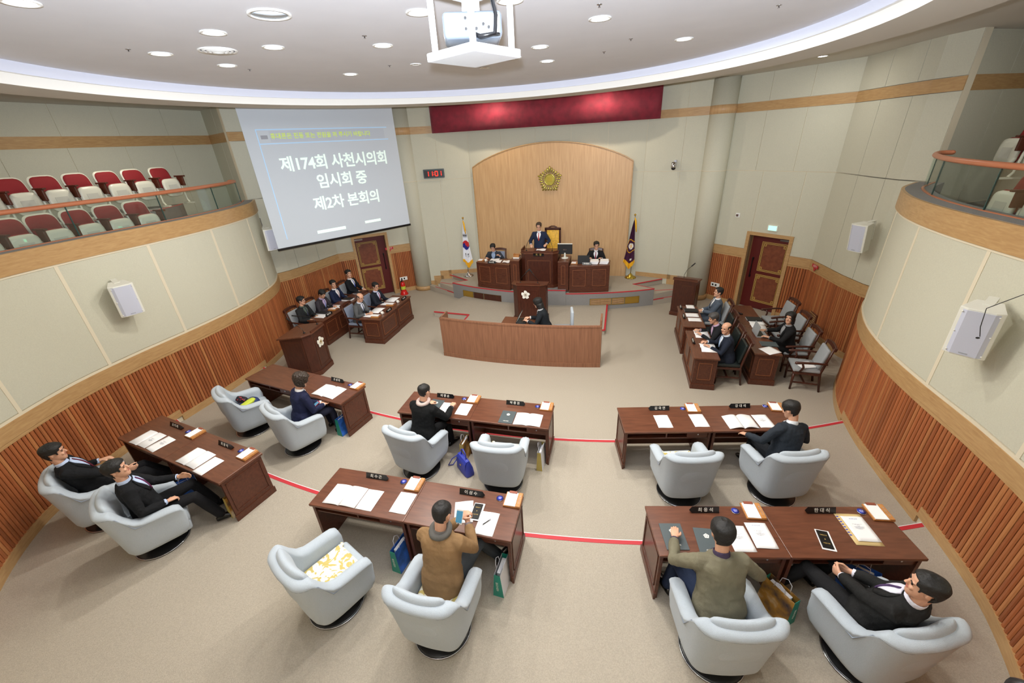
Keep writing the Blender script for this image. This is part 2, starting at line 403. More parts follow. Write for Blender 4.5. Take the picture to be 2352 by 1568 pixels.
# outer walls
ZT = 6.15
C0 = (5.05, 13.65)
def wall_run(P, name, z0, zs, stripe=True, wains=False, tiers=((.16, 3.86), (3.88, 5.29)), side=1, w=1.05, skip=None, t0=0, parent=None, base=True):
    """flat wall made of a backing, fabric panels in tiers, an oak stripe and optionally slatted wainscot"""
    pass
def backing(P, side, z0, z1, th=.15):
    g = G(); P.slab(g, 0, P.L, z0, z1, 0, -th * side, step=2); return g
def panels(P, side, parent, z0, z1, w, t0=0, t1=None, gap=.006, th=.014, mat_=None):
    t1 = t1 or P.L; n = max(1, round((t1 - t0) / w)); q = (t1 - t0) / n
    for k in range(n):
        g = G(); P.slab(g, t0 + k * q + gap, t0 + (k + 1) * q - gap, z0, z1, 0, th * side, step=3)
        obj('fabric_panel', g, mat_ or M['fabric_wall'], parent)
SEG = {}
for sx, nm in ((1, 'right'), (-1, 'left')):
    # side wall with bend, door wall to column
    A = Path([V((sx * 7.62, 9.5, 0)), V((sx * 7.4, 9.95, 0)), V((sx * 7.27, 10.6, 0)), V((sx * 7.2, 11.3, 0)), V((sx * 7.12, 11.94, 0))])
    D = Path([V((sx * 7.12, 11.94, 0)), V((sx * 5.0, 13.78, 0))])
    SEG[nm] = (A, D)
    wa = struct('wall_side_' + nm, backing(A, sx, 0, ZT), M['joint'])
    d0, d1 = (.62, 1.66)      # door opening measured along D
    g = G(); D.slab(g, 0, d0, 0, ZT, 0, -.15 * sx); D.slab(g, d1, D.L, 0, ZT, 0, -.15 * sx); D.slab(g, d0, d1, 2.2, ZT, 0, -.15 * sx)
    D.slab(g, d0 - .3, d1 + .3, 0, 2.6, -.42 * sx, -.5 * sx)
    wd = struct('wall_door_' + nm, g, M['joint'])
    panels(A, sx, wa, RAIL1 + .01, 3.86, 1.0); panels(A, sx, wa, 3.88, 5.29, 1.0); panels(A, sx, wa, 5.52, ZT, 1.0)
    panels(D, sx, wd, RAIL1 + .01, 3.86, .5, 0, d0); panels(D, sx, wd, RAIL1 + .01, 3.86, .95, d1, D.L)
    panels(D, sx, wd, 2.22, 3.86, 1.0, d0 + .006, d1 - .006)
    panels(D, sx, wd, 3.88, 5.29, .95); panels(D, sx, wd, 5.52, ZT, .95)
    g = G(); A.slab(g, 0, A.L, RAIL0 + .05, RAIL1, 0, .03 * sx); A.slab(g, 0, A.L, RAIL0, RAIL0 + .045, 0, .024 * sx)
    for a, b in ((0, d0 - .09), (d1 + .09, D.L)):
        D.slab(g, a, b, RAIL0 + .05, RAIL1, 0, .03 * sx); D.slab(g, a, b, RAIL0, RAIL0 + .045, 0, .024 * sx)
    struct('trim_door_rail_' + nm, g, M['oak'])
    g = G(); A.slab(g, 0, A.L, 0, .15, 0, .03 * sx)
    for a, b in ((0, d0 - .09), (d1 + .09, D.L)): D.slab(g, a, b, 0, .15, 0, .03 * sx)
    struct('baseboard_door_' + nm, g, M['oak'])
    slats(A, 0, A.L, .15, RAIL0, sx, wa); slats(D, 0, d0 - .09, .15, RAIL0, sx, wd); slats(D, d1 + .09, D.L, .15, RAIL0, sx, wd)
    g = G(); A.slab(g, 0, A.L, 5.3, 5.51, 0, .02 * sx); D.slab(g, 0, D.L, 5.3, 5.51, 0, .02 * sx)
    struct('trim_stripe_' + nm, g, M['oak'])
    # door frame + leaf
    g = G(); D.slab(g, d0 - .09, d0, 0, 2.28, -.3 * sx, .05 * sx); D.slab(g, d1, d1 + .09, 0, 2.28, -.3 * sx, .05 * sx); D.slab(g, d0, d1, 2.19, 2.28, -.3 * sx, .05 * sx)
    struct('trim_doorframe_' + nm, g, M['oak'])
    p, T = D.at((d0 + d1) / 2); N = V((-T.y, T.x, 0)) * sx
    dl = bpy.data.objects.new('door_' + ('1' if sx < 0 else '2'), None); col.objects.link(dl); dl['kind'] = 'structure'
    q = p - N * .22; dl.location = (q.x, q.y, 0); dl.rotation_euler = (0, 0, atan2(N.y, N.x) + pi / 2)   # local -y faces the room
    DW = d1 - d0
    obj('door_leaf', G().bb((-DW / 2, -.02, .01), (DW / 2, .03, 2.18)), M['maroon'], dl, bevel=.004)
    hx = .14 * -sx
    cx = -hx * .3
    for z0, z1 in ((.22, 1.05), (1.15, 2.0)):
        x0, x1 = (-DW / 2 + (.28 if sx > 0 else .06)), (DW / 2 - (.06 if sx > 0 else .28))
        if True:
            obj('door_panel', G().bb((x0 + .07, -.026, z0 + .07), (x1 - .07, -.018, z1 - .07)), M['door_panel'], dl)
            g = G()
            for i, o_ in enumerate((0, .03, .05)):
                a0, a1, b0, b1 = x0 + o_, x1 - o_, z0 + o_, z1 - o_; t_ = .008 if i else .012
                for (c, d) in (((a0, b0), (a1, b0 + t_)), ((a0, b1 - t_), (a1, b1)), ((a0, b0), (a0 + t_, b1)), ((a1 - t_, b0), (a1, b1))):
                    g.bb((c[0], -.03, c[1]), (d[0], -.018, d[1]))
            for ax, az, qx, qz in ((x0, z0, 1, 1), (x1, z0, -1, 1), (x0, z1, 1, -1), (x1, z1, -1, -1)):
                g.torus((ax + qx * .085, -.026, az + qz * .085), .026, .006, 12, 4, rot=Matrix.Rotation(pi / 2, 3, 'X'))
                g.bb((ax + qx * .05, -.03, az + qz * .12), (ax + qx * .12, -.02, az + qz * .128)); g.bb((ax + qx * .12, -.03, az + qz * .05), (ax + qx * .128, -.02, az + qz * .12))
            obj('gold_moulding', g, M['gold_paint'], dl)
    hxp = -DW / 2 + .12 if sx > 0 else DW / 2 - .12
    g = G(); g.tube([(hxp, -.06, .95), (hxp, -.06, 1.5)], .014, 8); g.bb((hxp - .02, -.06, .93), (hxp + .02, -.02, 1.0), 0); g.bb((hxp - .02, -.06, 1.45), (hxp + .02, -.02, 1.52))
    obj('door_handle', g, M['maroon' if 0 else 'black'], dl, bevel=.003)
    g = G(); xx = DW / 2 - .3 if sx > 0 else -DW / 2; g.bb((xx, -.07, 2.08), (xx + .3, -.02, 2.13)); obj('door_closer', g, M['chrome'], dl)
    # columns
    g = G(); g.lathe([(.33, 0), (.33, ZT)], 40, (4.76 if sx > 0 else -4.95, 13.75, 0))
    c = struct('trim_column_' + nm, g, M['fabric_wall'], smooth=True)
    obj('column_base', G().lathe([(.365, 0), (.365, .15), (.335, .155)], 40, (4.76 if sx > 0 else -4.95, 13.75, 0)), M['oak'], c, smooth=True)
    obj('column_band', G().lathe([(.336, 5.3), (.336, 5.51)], 40, (4.76 if sx > 0 else -4.95, 13.75, 0)), M['oak_v'], c, smooth=True)
    obj('column_joint', G().lathe([(.334, 3.86), (.334, 3.88)], 40, (4.76 if sx > 0 else -4.95, 13.75, 0)), M['joint'], c, smooth=True)
    # gallery recess walls
    Rr = Path([V((sx * 9.5, 10.7, 0)), V((sx * 7.62, 9.62, 0))]); Ro = Path([V((sx * 10.2, -3, 0)), V((sx * 9.95, 5, 0)), V((sx * 9.5, 10.7, 0))])
    wr = struct('wall_recess_' + nm, backing(Rr, sx, 3.1, ZT), M['joint']); panels(Rr, sx, wr, 3.4, 5.3, 1.0); panels(Rr, sx, wr, 5.53, ZT, 1.0)
    wo = struct('wall_gallery_' + nm, backing(Ro, sx, 0, ZT), M['joint']); panels(Ro, sx, wo, 3.4, 5.3, 1.1); panels(Ro, sx, wo, 5.53, ZT, 1.1)
    g = G(); Rr.slab(g, 0, Rr.L, 5.3, 5.53, 0, .02 * sx); Ro.slab(g, 0, Ro.L, 5.3, 5.53, 0, .02 * sx)
    struct('trim_gallery_stripe_' + nm, g, M['oak'])
# wall behind the photographer
struct('wall_back', G().bb((-10.5, -3.3, 0), (10.5, -3.1, ZT)), M['fabric_wall'])
# front wall, three facets
FR = Path([V((4.9, 13.62, 0)), V((2.85, 14.25, 0)), V((-2.85, 14.25, 0)), V((-4.9, 13.62, 0))])
wf = struct('wall_front', backing(FR, 1, 0, ZT, .15), M['joint'])
brk = [0, FR.s[1], FR.s[2], FR.L]
for a, b, n in ((brk[0], brk[1], 2), (brk[1], brk[2], 5), (brk[2], brk[3], 2)):
    for z0, z1 in ((.15, 3.86), (3.88, 5.29), (5.52, ZT)):
        panels(FR, 1, wf, z0, z1, (b - a) / n, a, b)
g = G(); FR.slab(g, 0, FR.L, 5.3, 5.51, 0, .02); struct('trim_stripe_front', g, M['oak'])
# arched oak panel
g = G(); n = 24; pts = [(-2.72, .5), (2.5, .5)]
for k in range(n + 1):
    x = 2.5 - 5.22 * k / n; q = (x + .11) / 2.61; pts.append((x, 4.2 + .65 * (1 - q * q) ** .9 if abs(q) < 1 else 4.2))
vs_ = [(x, 14.12, z) for x, z in pts] + [(x, 14.25, z) for x, z in pts]; m = len(pts)
g.add(vs_, [list(range(m)), list(range(m, 2 * m))] + [(i, (i + 1) % m, m + (i + 1) % m, m + i) for i in range(m)])
ap = struct('trim_arched_panel', g, M['oak_v'])
g = G(); top = pts[2:]
for a, b in zip(top, top[1:]):
    g.tube([(a[0], 14.115, a[1]), (b[0], 14.115, b[1])], .018, 6)
for x in (-2.72, 2.5): g.tube([(x, 14.115, .54), (x, 14.115, 4.2)], .018, 6)
obj('panel_edge', g, M['oak'], ap)

# ceiling: raised disc, lit rim, soffit ring, outer ceiling in shade
CC = (0, 5.3); 
def ring_g(r0, r1, z, up=True, n=96):
    g = G(); g.loft([[V((CC[0] + r * cos(2 * pi * k / n), CC[1] + r * sin(2 * pi * k / n), z)) for k in range(n)] for r in (r0, r1)], 0, False); return g
def cyl_g(r, z0, z1, r2=None, n=96):
    g = G(); g.loft([[V((CC[0] + r * cos(2 * pi * k / n), CC[1] + r * sin(2 * pi * k / n), z0)) for k in range(n)], [V((CC[0] + (r2 or r) * cos(2 * pi * k / n), CC[1] + (r2 or r) * sin(2 * pi * k / n), z1)) for k in range(n)]], 0, False); return g
struct('ceiling', G().lathe([(4.7, 5.97), (4.7, 6.05)], 96, (CC[0], CC[1], 0)), M['ceiling'])
struct('ceiling_cove', cyl_g(4.46, 5.855, 5.975), M['ceiling_cove'], smooth=True)
g = cyl_g(4.53, 5.75, 5.86, 4.5); struct('ceiling_rim', g, M['white_paint'], smooth=True)
struct('ceiling_cove_ledge', ring_g(4.45, 4.52, 5.857), M['white_paint'])
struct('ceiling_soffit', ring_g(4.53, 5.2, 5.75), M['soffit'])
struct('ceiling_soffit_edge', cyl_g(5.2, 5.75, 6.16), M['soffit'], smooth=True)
g = G(); n = 96
inn = [V((CC[0] + 5.2 * cos(2 * pi * k / n), CC[1] + 5.2 * sin(2 * pi * k / n), ZT)) for k in range(n)]
def sq(a):
    c_, s_ = cos(a), sin(a); t = min(10.5 / max(abs(c_), 1e-6), 10.0 / max(abs(s_), 1e-6)); return V((c_ * t, 5.3 + s_ * t, ZT))
out = [sq(2 * pi * k / n) for k in range(n)]
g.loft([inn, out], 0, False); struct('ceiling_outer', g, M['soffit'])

# podium
PZ = .54
arc = lambda x: arc_y(x, RP)
def zs(poly_, z0, z1, name, m, parent=None, **k): return struct(name, G().prism(poly_, z0, z1), m, parent, **k)
XS = 3.4
front = [(x, arc(x)) for x in [-XS + 2 * XS * k / 36 for k in range(37)]]
# body of the platform with triangular notches at both ends
pod = zs(front + [(2.75, 13.25), (3.75, 13.98), (2.85, 14.2), (-2.85, 14.2), (-3.85, 13.95), (-2.95, 13.2)], 0, PZ, 'floor_podium', M['carpet'])
face = G(); 
for a, b in zip(front, front[1:]): face.add([(a[0], a[1] - .012, 0), (b[0], b[1] - .012, 0), (b[0], b[1] - .012, PZ), (a[0], a[1] - .012, PZ), (a[0], a[1], 0), (b[0], b[1], 0), (b[0], b[1], PZ), (a[0], a[1], PZ)], [(0, 1, 2, 3), (7, 6, 5, 4), (3, 2, 6, 7), (0, 4, 5, 1)])
obj('carpet_riser', face, M['carpet_grey'], pod)
def edge(pts, z, w=.03, name='red_edge', parent=None):
    g = G()
    for a, b in zip(pts, pts[1:]):
        a, b = V((*a, 0)), V((*b, 0)); d = (b - a).normalized(); n_ = V((-d.y, d.x, 0)) * w / 2
        g.prism([tuple((a - n_)[:2]), tuple((b - n_)[:2]), tuple((b + n_)[:2]), tuple((a + n_)[:2])], z - .02, z + .006)
    return obj(name, g, M['red_strip'], parent)
edge(front, PZ, .035, parent=pod)
edge([(3.4, arc(3.4)), (2.75, 13.25), (3.7, 13.9)], PZ, .03, parent=pod); edge([(-3.4, arc(3.4)), (-2.95, 13.2), (-3.88, 13.8)], PZ, .03, parent=pod)
for sx in (1, -1):
    nx = 2.75 if sx > 0 else 2.95
    st = zs([(sx * nx, 13.2), (sx * XS, arc(XS)), (sx * 4.12, 13.35), (sx * 4.25, 13.82), (sx * 3.8, 13.98)], 0, .36, 'floor_podium_step', M['carpet'])
    zs([(sx * XS, arc(XS)), (sx * XS, arc(XS) + .35), (sx * 4.12, 13.4), (sx * 4.6, 13.7), (sx * 4.65, 13.55), (sx * 4.35, 13.35)], 0, .18, 'floor_podium_tread', M['carpet'], st)
    edge([(sx * XS, arc(XS) + .33), (sx * 4.1, 13.38), (sx * 4.2, 13.55)][:2], .36, .03, parent=st)
    edge([(sx * XS, arc(XS)), (sx * 4.35, 13.4)], .18, .03, parent=st)
    g = G()
    for z0, x0, x1 in ((.54, 2.85, 3.95), (.36, 3.85, 4.25), (.18, 4.15, 4.5), (0, 4.4, 4.75)):
        f = lambda x: 14.25 - (x - 2.85) * (14.25 - 13.62) / 2.05 - .03
        g.prism([(sx * x0, f(x0)), (sx * x1, f(x1)), (sx * x1, f(x1) + .03), (sx * x0, f(x0) + .03)], z0, z0 + .32 if z0 < .5 else z0 + .14)
    struct('baseboard_podium_' + ('right' if sx > 0 else 'left'), g, M['oak'])
    # grilles in the podium face
    v = thing('podium_grille', 'brass and slatted wood grille in the %s half of the podium face' % ('right' if sx > 0 else 'left'), 'vent', (0, 0, 0))
    segs = ((1.45, 2.1, 'w'), (2.12, 2.5, 'w'), (2.52, 2.95, 'g'))
    for x0, x1, k in segs:
        g = G(); a, b = V((sx * x0, arc(x0) - .015, 0)), V((sx * x1, arc(x1) - .015, 0)); d = (b - a); L_ = d.length; rz = atan2(d.y, d.x); c = (a + b) / 2
        Rm = Matrix.Rotation(rz, 3, 'Z')
        def bx(x0_, x1_, z0_, z1_, y0_, y1_):
            p_ = c + Rm @ V(((x0_ + x1_) / 2, (y0_ + y1_) / 2, 0)); g.box((p_.x, p_.y, (z0_ + z1_) / 2), (x1_ - x0_, y1_ - y0_, z1_ - z0_), 0, rz)
        h = L_ / 2; z0, z1 = .14, .36
        bx(-h, h, z0, z0 + .015, -.02, .01); bx(-h, h, z1 - .015, z1, -.02, .01); bx(-h, -h + .015, z0, z1, -.02, .01); bx(h - .015, h, z0, z1, -.02, .01)
        obj('grille_frame', g, M['gold'], v)
        g = G(); bx(-h, h, z0, z1, -.004, .01); obj('grille_back', g, M['gold' if k == 'g' else 'mahog_dark'], v)
        if k == 'w':
            for i in range(6):
                g = G(); bx(-h + .015, h - .015, z0 + .025 + i * .031, z0 + .04 + i * .031, -.016, 0); obj('slat', g, M['oak_v'], v)
# centre rise of the podium
cr = zs([(x, arc(x) - .03) for x in [-.95 + 1.65 * k / 8 for k in range(9)]] + [(.7, 14.1), (-.95, 14.1)], 0, .66, 'floor_podium_centre', M['carpet_grey'])
edge([(x, arc(x) - .03) for x in [-.95 + 1.65 * k / 8 for k in range(9)]], .66, .03, parent=cr)
zs([(-.95, 13.0), (.7, 13.0), (.7, 14.1), (-.95, 14.1)], .66, .84, 'floor_chair_stand', M['carpet_grey'])
# low platform in front of the podium
lp = zs([(1.99, arc(2)), (1.99, 10.4), (1.55, 10.4), (1.2, 8.9), (-1.7, 9.1), (-2.17, 10.62), (-2.17, 11.0), (-3.4, 11.12), (-2.9, arc(2.9))], 0, .15, 'floor_low_platform', M['carpet'])
edge([(1.99, arc(2) - .02), (1.99, 10.4), (1.55, 10.4)], .15, .05, parent=lp); edge([(-2.17, 10.62), (-2.17, 11.0), (-3.4, 11.12)], .15, .05, parent=lp)
# ---------------------------------------------------------------- furniture helpers
def frame_face(parent, c, w_, h, n='y-', mat_=None, name='panel_moulding', t=.014, inset=None):
    """raised rectangular moulding on a vertical face; c = centre, n = facing"""
    g = G()
    def bar(x0, x1, z0, z1):
        cx_, cz = (x0 + x1) / 2, (z0 + z1) / 2
        if n[0] == 'y': g.box((c[0] + cx_, c[1], c[2] + cz), (x1 - x0, t, z1 - z0))
        else: g.box((c[0], c[1] + cx_, c[2] + cz), (t, x1 - x0, z1 - z0))
    b = .016
    bar(-w_ / 2, w_ / 2, -h / 2, -h / 2 + b); bar(-w_ / 2, w_ / 2, h / 2 - b, h / 2); bar(-w_ / 2, -w_ / 2 + b, -h / 2 + b, h / 2 - b); bar(w_ / 2 - b, w_ / 2, -h / 2 + b, h / 2 - b)
    o = obj(name, g, mat_ or M['mahog'], parent)
    if inset:
        g2 = G(); k = .04; w2, h2 = w_ - 2 * k, h - 2 * k; b = .007
        g = g2
        def bar2(x0, x1, z0, z1):
            cx_, cz = (x0 + x1) / 2, (z0 + z1) / 2
            if n[0] == 'y': g2.box((c[0] + cx_, c[1], c[2] + cz), (x1 - x0, t * .8, z1 - z0))
            else: g2.box((c[0], c[1] + cx_, c[2] + cz), (t * .8, x1 - x0, z1 - z0))
        bar2(-w2 / 2, w2 / 2, -h2 / 2, -h2 / 2 + b); bar2(-w2 / 2, w2 / 2, h2 / 2 - b, h2 / 2); bar2(-w2 / 2, -w2 / 2 + b, -h2 / 2, h2 / 2); bar2(w2 / 2 - b, w2 / 2, -h2 / 2, h2 / 2)
        obj('inlay_line', g2, M['inlay'], parent)
    return o

DW_, DD_ = 1.31, .65
def member_desk(loc, rz, label, outer):
    t = thing('member_desk', label, 'desk', loc, rz, 'double desks of the members')
    h = DW_ / 2; d = DD_ / 2
    obj('tabletop', G().bb((-h, -d, .715), (h, d, .75)), M['mahog_top'], t, bevel=.008)
    for s in (-1, 1):
        x = s * (h - .035)
        g = G(); g.bb((x - .018, -d + .03, 0), (x + .018, d - .03, .715))
        sp = obj('side_panel', g, M['mahog'], t)
        if s == outer:
            g = G(); g.bb((x + s * .018 - .012, -d + .015, 0), (x + s * .018 + .012, d - .015, .1)); obj('plinth', g, M['mahog'], sp)
            g = G(); X = x + s * .022
            for a, b in (((-d + .07, .16), (d - .07, .176)), ((-d + .07, .644), (d - .07, .66)), ((-d + .07, .16), (-d + .086, .66)), ((d - .086, .16), (d - .07, .66))):
                g.bb((X - .006, a[0], a[1]), (X + .006, b[0], b[1]))
            obj('panel_moulding', g, M['mahog'], sp)
    obj('modesty_panel', G().bb((-h + .05, d - .1, .3), (h - .05, d - .08, .715)), M['mahog_dark'], t)
    obj('foot_rail', G().bb((-h + .05, d - .11, .07), (h - .05, d - .07, .17)), M['mahog'], t)
    obj('shelf', G().bb((-h + .05, -d + .05, .59), (h - .05, d - .1, .605)), M['mahog'], t)
    obj('divider', G().bb((-.02, -d + .05, .605), (0, d - .1, .715)), M['mahog'], t)
    dr = obj('drawer', G().bb((h - .36, -d + .045, .607), (h - .055, d - .12, .712)), M['mahog'], t, bevel=.003)
    obj('lock', G().tube([(h - .2, -d + .05, .665), (h - .2, -d + .036, .665)], .011, 10), M['chrome'], dr)
    return t
DESKS = {   # pair: centre x, y, angle, tier
    'D1': (-4.055, 3.50, -10.7, F2), 'D2': (-3.67, 5.60, -10.4, F1), 'D3': (0.015, 5.34, 0, F1), 'D4': (-.045, 3.205, 0, F2), 'D5': (3.70, 5.72, 11.5, F1), 'D6': (4.045, 3.60, 11.0, F2)}
WHERE = {'D1': 'front left by the slatted wall', 'D2': 'rear left beside the lectern', 'D3': 'rear middle facing the curved screen', 'D4': 'front middle of the chamber', 'D5': 'rear right by the slatted wall', 'D6': 'front right, largest in view'}
FRM = {}
for k, (x, y, a, z) in DESKS.items():
    R_ = Matrix.Translation((x, y, z)) @ Matrix.Rotation(radians(a), 4, 'Z'); FRM[k] = R_
    for s, nm in ((-1, 'left'), (1, 'right')):
        p = R_ @ V((s * DW_ / 2, 0, 0))
        member_desk(p, radians(a), '%s half of the dark wooden double desk at the %s' % (nm, {'D1': 'front left', 'D2': 'rear left', 'D3': 'rear middle', 'D4': 'front middle', 'D5': 'rear right', 'D6': 'front right'}[k]), s)

# swivel tub armchair, faces +y
def armchair_parts(t):
    path = []
    wt, dt = .365, .37   # half width, depth reach at the top line
    rc = .17
    pts = [(-wt, .36), (-wt, .2), (-wt, .05), (-wt, -.1)]
    for k in range(7):
        a = pi + (pi / 2) * k / 6; pts.append((-wt + rc + rc * cos(a), -dt + rc + rc * sin(a)))
    pts += [(-.1, -dt - .012), (.1, -dt - .012)]
    full = pts + []
    right = [(-x, y) for x, y in pts[:-2]][::-1]
    full = pts[:-2] + [(-.1, -dt - .012), (0, -dt - .016), (.1, -dt - .012)] + right
    n = len(full); L = [0]
    for a, b in zip(full, full[1:]): L.append(L[-1] + hypot(b[0] - a[0], b[1] - a[1]))
    def hgt(i):
        x, y = full[i]
        if y > -.12: return .64 + (.36 - y) * .06
        q = min(1, (-.12 - y) / .1); q = q * (1.4 - .4 * q)
        return .669 + q * (.93 - .669)
    rings = []; ZB = .16
    for i in range(n):
        x, y = full[i]
        a = full[max(i - 1, 0)]; b = full[min(i + 1, n - 1)]
        T = V((b[0] - a[0], b[1] - a[1], 0)).normalized(); N = V((T.y, -T.x, 0))  # outward?
        if N.dot(V((x, y - .1, 0))) < 0: N = -N
        h = hgt(i); back = 1 if y < -.25 else 0
        th = .125
        def P(o, z):
            f = (h - z) / (.93 - ZB)          # narrower towards the floor
            sx_ = 1 - .13 * f; yy = y if y > 0 else y * (1 - .2 * f)
            q = V((x, yy, 0)); q.x *= sx_
            q = q - N * (.005 + o); return V((q.x, q.y, z))
        r = []
        for o, z in ((0, ZB), (0, .3), (0, .5), (-.012, h - .055)): r.append(P(o, z))
        for k in range(5):
            a_ = pi * k / 4; r.append(P(th / 2 - .012 - (th / 2 + .012) * cos(a_), h - .05 + .05 * sin(a_)))
        for o, z in ((th, h - .07), (th, .38), (th, ZB)): r.append(P(o, z))
        rings.append(r)
    f0 = []
    g = G(); g.loft(rings)
    obj('shell', g, M['chair_fab'], t, smooth=True, mods=[('SUBSURF', {'levels': 1, 'render_levels': 1})])
    # piping along the top outer edge
    g = G(); g.tube([r[3] + V((0, 0, .0)) for r in rings[2:-2]], .006, 5); obj('piping', g, M['chair_pipe'], t, smooth=True)
    # pad on the backrest
    rr = []
    for k in range(11):
        u_ = -1 + 2 * k / 10; x = u_ * .275; y = -.285 + .05 * u_ * u_; e = sqrt(max(0, 1 - abs(u_) ** 8)) * .85 + .15
        rr.append([V((x + 0, y + .085 * cos(a_) * e, .7 + .275 * sin(a_) * (.85 + .15 * e))) for a_ in [2 * pi * j / 14 for j in range(14)]])
    obj('back_pad', G().loft(rr), M['chair_fab'], t, smooth=True, mods=[('SUBSURF', {'levels': 1, 'render_levels': 1})])
    obj('seat_cushion', G().bb((-.24, -.22, .27), (.24, .36, .45)), M['chair_fab'], t, bevel=.04, seg=3, smooth=True)
    obj('underside', G().bb((-.26, -.22, .15), (.26, .34, .3)), M['chair_fab'], t, bevel=.03, smooth=True)
    pd = obj('pedestal', G().lathe([(.29, 0), (.295, .012), (.27, .024), (.1, .045), (.045, .07), (.045, .1), (.03, .1), (.03, .19)], 32), M['black'], t, smooth=True)
    obj('base_rim', G().torus((0, 0, .014), .288, .007, 32, 6), M['chrome'], pd, smooth=True)
CH = {  # x, y, angle, tier z, label
    'D1a': (-4.84, 2.66, -32, F2, 'pale grey tub armchair behind the front left desk, under the man nearer the left wall'),
    'D1b': (-3.62, 2.48, -32, F2, 'pale grey tub armchair at the right half of the front left desk'),
    'D2a': (-4.52, 4.95, -32, F1, 'pale grey tub armchair holding a blue handbag, beside the left wall'),
    'D2b': (-3.16, 4.68, -26, F1, 'pale grey tub armchair under the woman in the navy jacket, rear left'),
    'D3a': (-0.74, 4.57, -12, F1, 'pale grey tub armchair under the man in black with a scarf, rear middle'),
    'D3b': (0.68, 4.54, 3, F1, 'empty pale grey tub armchair beside the standing blue handbag'),
    'D4a': (-0.70, 2.26, -24, F2, 'empty pale grey tub armchair with a floral cushion, front middle'),
    'D4b': (0.62, 2.26, -2, F2, 'pale grey tub armchair under the man in the camel coat'),
    'D5a': (3.30, 4.84, 14, F1, 'empty pale grey tub armchair at the rear right desk, left place'),
    'D5b': (4.60, 5.10, 17, F1, 'pale grey tub armchair under the man in a dark suit, rear right'),
    'D6a': (3.36, 2.64, 12, F2, 'pale grey tub armchair under the man in the olive jacket'),
    'D6b': (4.72, 2.88, 22, F2, 'pale grey tub armchair in the lower right corner of the photo')}
first = None
for k, (x, y, a, z, lb) in CH.items():
    if first is None:
        first = thing('armchair', lb, 'armchair', (x, y, z), radians(a), 'swivel armchairs of the members'); armchair_parts(first)
    else: dup(first, (x, y, z), radians(a), lb).scale = (1.06,) * 3
first.scale = (1.06,) * 3

# framed armchair used by the side rows (faces +y)
def framed_chair(label, loc, rz, cover, arms=True, group=None, cat='chair'):
    t = thing('framed_chair', label, cat, loc, rz, group)
    fm = M['mahog_dark']
    for s in (-1, 1):
        obj('leg', G().tube([(s * .235, .22, 0), (s * .235, .22, .42)], [.02, .026], 8), fm, t, smooth=True)
        obj('leg', G().tube([(s * .225, -.29, 0), (s * .225, -.22, .42), (s * .225, -.27, .7), (s * .22, -.33, 1.0)], [.02, .026, .024, .02], 8), fm, t, smooth=True)
        obj('stretcher', G().bb((s * .235 - .012, -.23, .16), (s * .235 + .012, .22, .19)), fm, t)
        if arms:
            g = G(); g.tube([(s * .27, -.27, .66), (s * .285, -.1, .67), (s * .285, .12, .655), (s * .285, .24, .64)], [.02, .024, .026, .032], 8, caps='round')
            g.tube([(s * .25, .14, .42), (s * .275, .1, .55), (s * .285, .14, .65)], .02, 8)
            obj('armrest', g, fm, t, smooth=True)
    obj('stretcher', G().bb((-.235, -.02, .16), (.235, .01, .185)), fm, t)
    obj('seat_frame', G().bb((-.26, -.24, .37), (.26, .24, .42)), fm, t, bevel=.008)
    obj('seat', G().bb((-.25, -.22, .42), (.25, .25, .49)), cover, t, bevel=.025, seg=3, smooth=True)
    sl = Matrix.Rotation(radians(12), 4, 'X')
    g = G().bb((-.2, -.03, .5), (.2, .03, .94)).xf(Matrix.Translation((0, -.175, 0)) @ Matrix.Translation((0, 0, .45)) @ sl @ Matrix.Translation((0, 0, -.45)))
    obj('backrest', g, cover, t, bevel=.025, seg=3, smooth=True)
    g = G(); g.loft([[V((x, y_, z_ + .035 * (1 - (x / .24) ** 2))) for y_, z_ in ((-.365, .93), (-.32, .93), (-.34, 1.0), (-.38, 1.0))] for x in [-.24, -.16, -.08, 0, .08, .16, .24]])
    obj('crest_rail', g, fm, t, bevel=.006)
    return t
M['grey_fab'] = mat('grey_fab', (160, 164, 168), .85, bump=.2, bscale=300)
M['blue_grey'] = mat('blue_grey', (128, 138, 158), .85, bump=.2, bscale=300)
M['leather'] = mat('leather', (28, 36, 36), .4)

# pedestal desks of the officials
def pedestal_desk(label, loc, rz, w_, d, h, nfront=2, group=None, inlay=True, cat='desk', sides=(1, -1)):
    """front (towards the room) is -y"""
    t = thing('pedestal_desk', label, cat, loc, rz, group)
    obj('carcass', G().bb((-w_ / 2 + .02, -d / 2 + .02, .08), (w_ / 2 - .02, -d / 2 + .04, h - .035)).bb((-w_ / 2 + .02, -d / 2 + .04, .08), (-w_ / 2 + .04, d / 2 - .02, h - .035)).bb((w_ / 2 - .04, -d / 2 + .04, .08), (w_ / 2 - .02, d / 2 - .02, h - .035)), M['mahog'], t)
    obj('plinth', G().bb((-w_ / 2, -d / 2, 0), (w_ / 2, -d / 2 + .05, .12)).bb((-w_ / 2, -d / 2 + .05, 0), (-w_ / 2 + .05, d / 2, .12)).bb((w_ / 2 - .05, -d / 2 + .05, 0), (w_ / 2, d / 2, .12)), M['mahog'], t, bevel=.006)
    obj('tabletop', G().bb((-w_ / 2 - .01, -d / 2 - .01, h - .035), (w_ / 2 + .01, d / 2 + .01, h)), M['mahog_top'], t, bevel=.008)
    q = (w_ - .1) / nfront
    for k in range(nfront):
        frame_face(t, (-w_ / 2 + .05 + q * (k + .5), -d / 2 + .018, (h + .1) / 2), q - .07, h - .28, 'y-', M['mahog'], inset=inlay)
    for s in sides:
        frame_face(t, (s * (w_ / 2 - .018), 0, (h + .1) / 2), d - .14, h - .28, 'x', M['mahog'], inset=inlay)
    return t
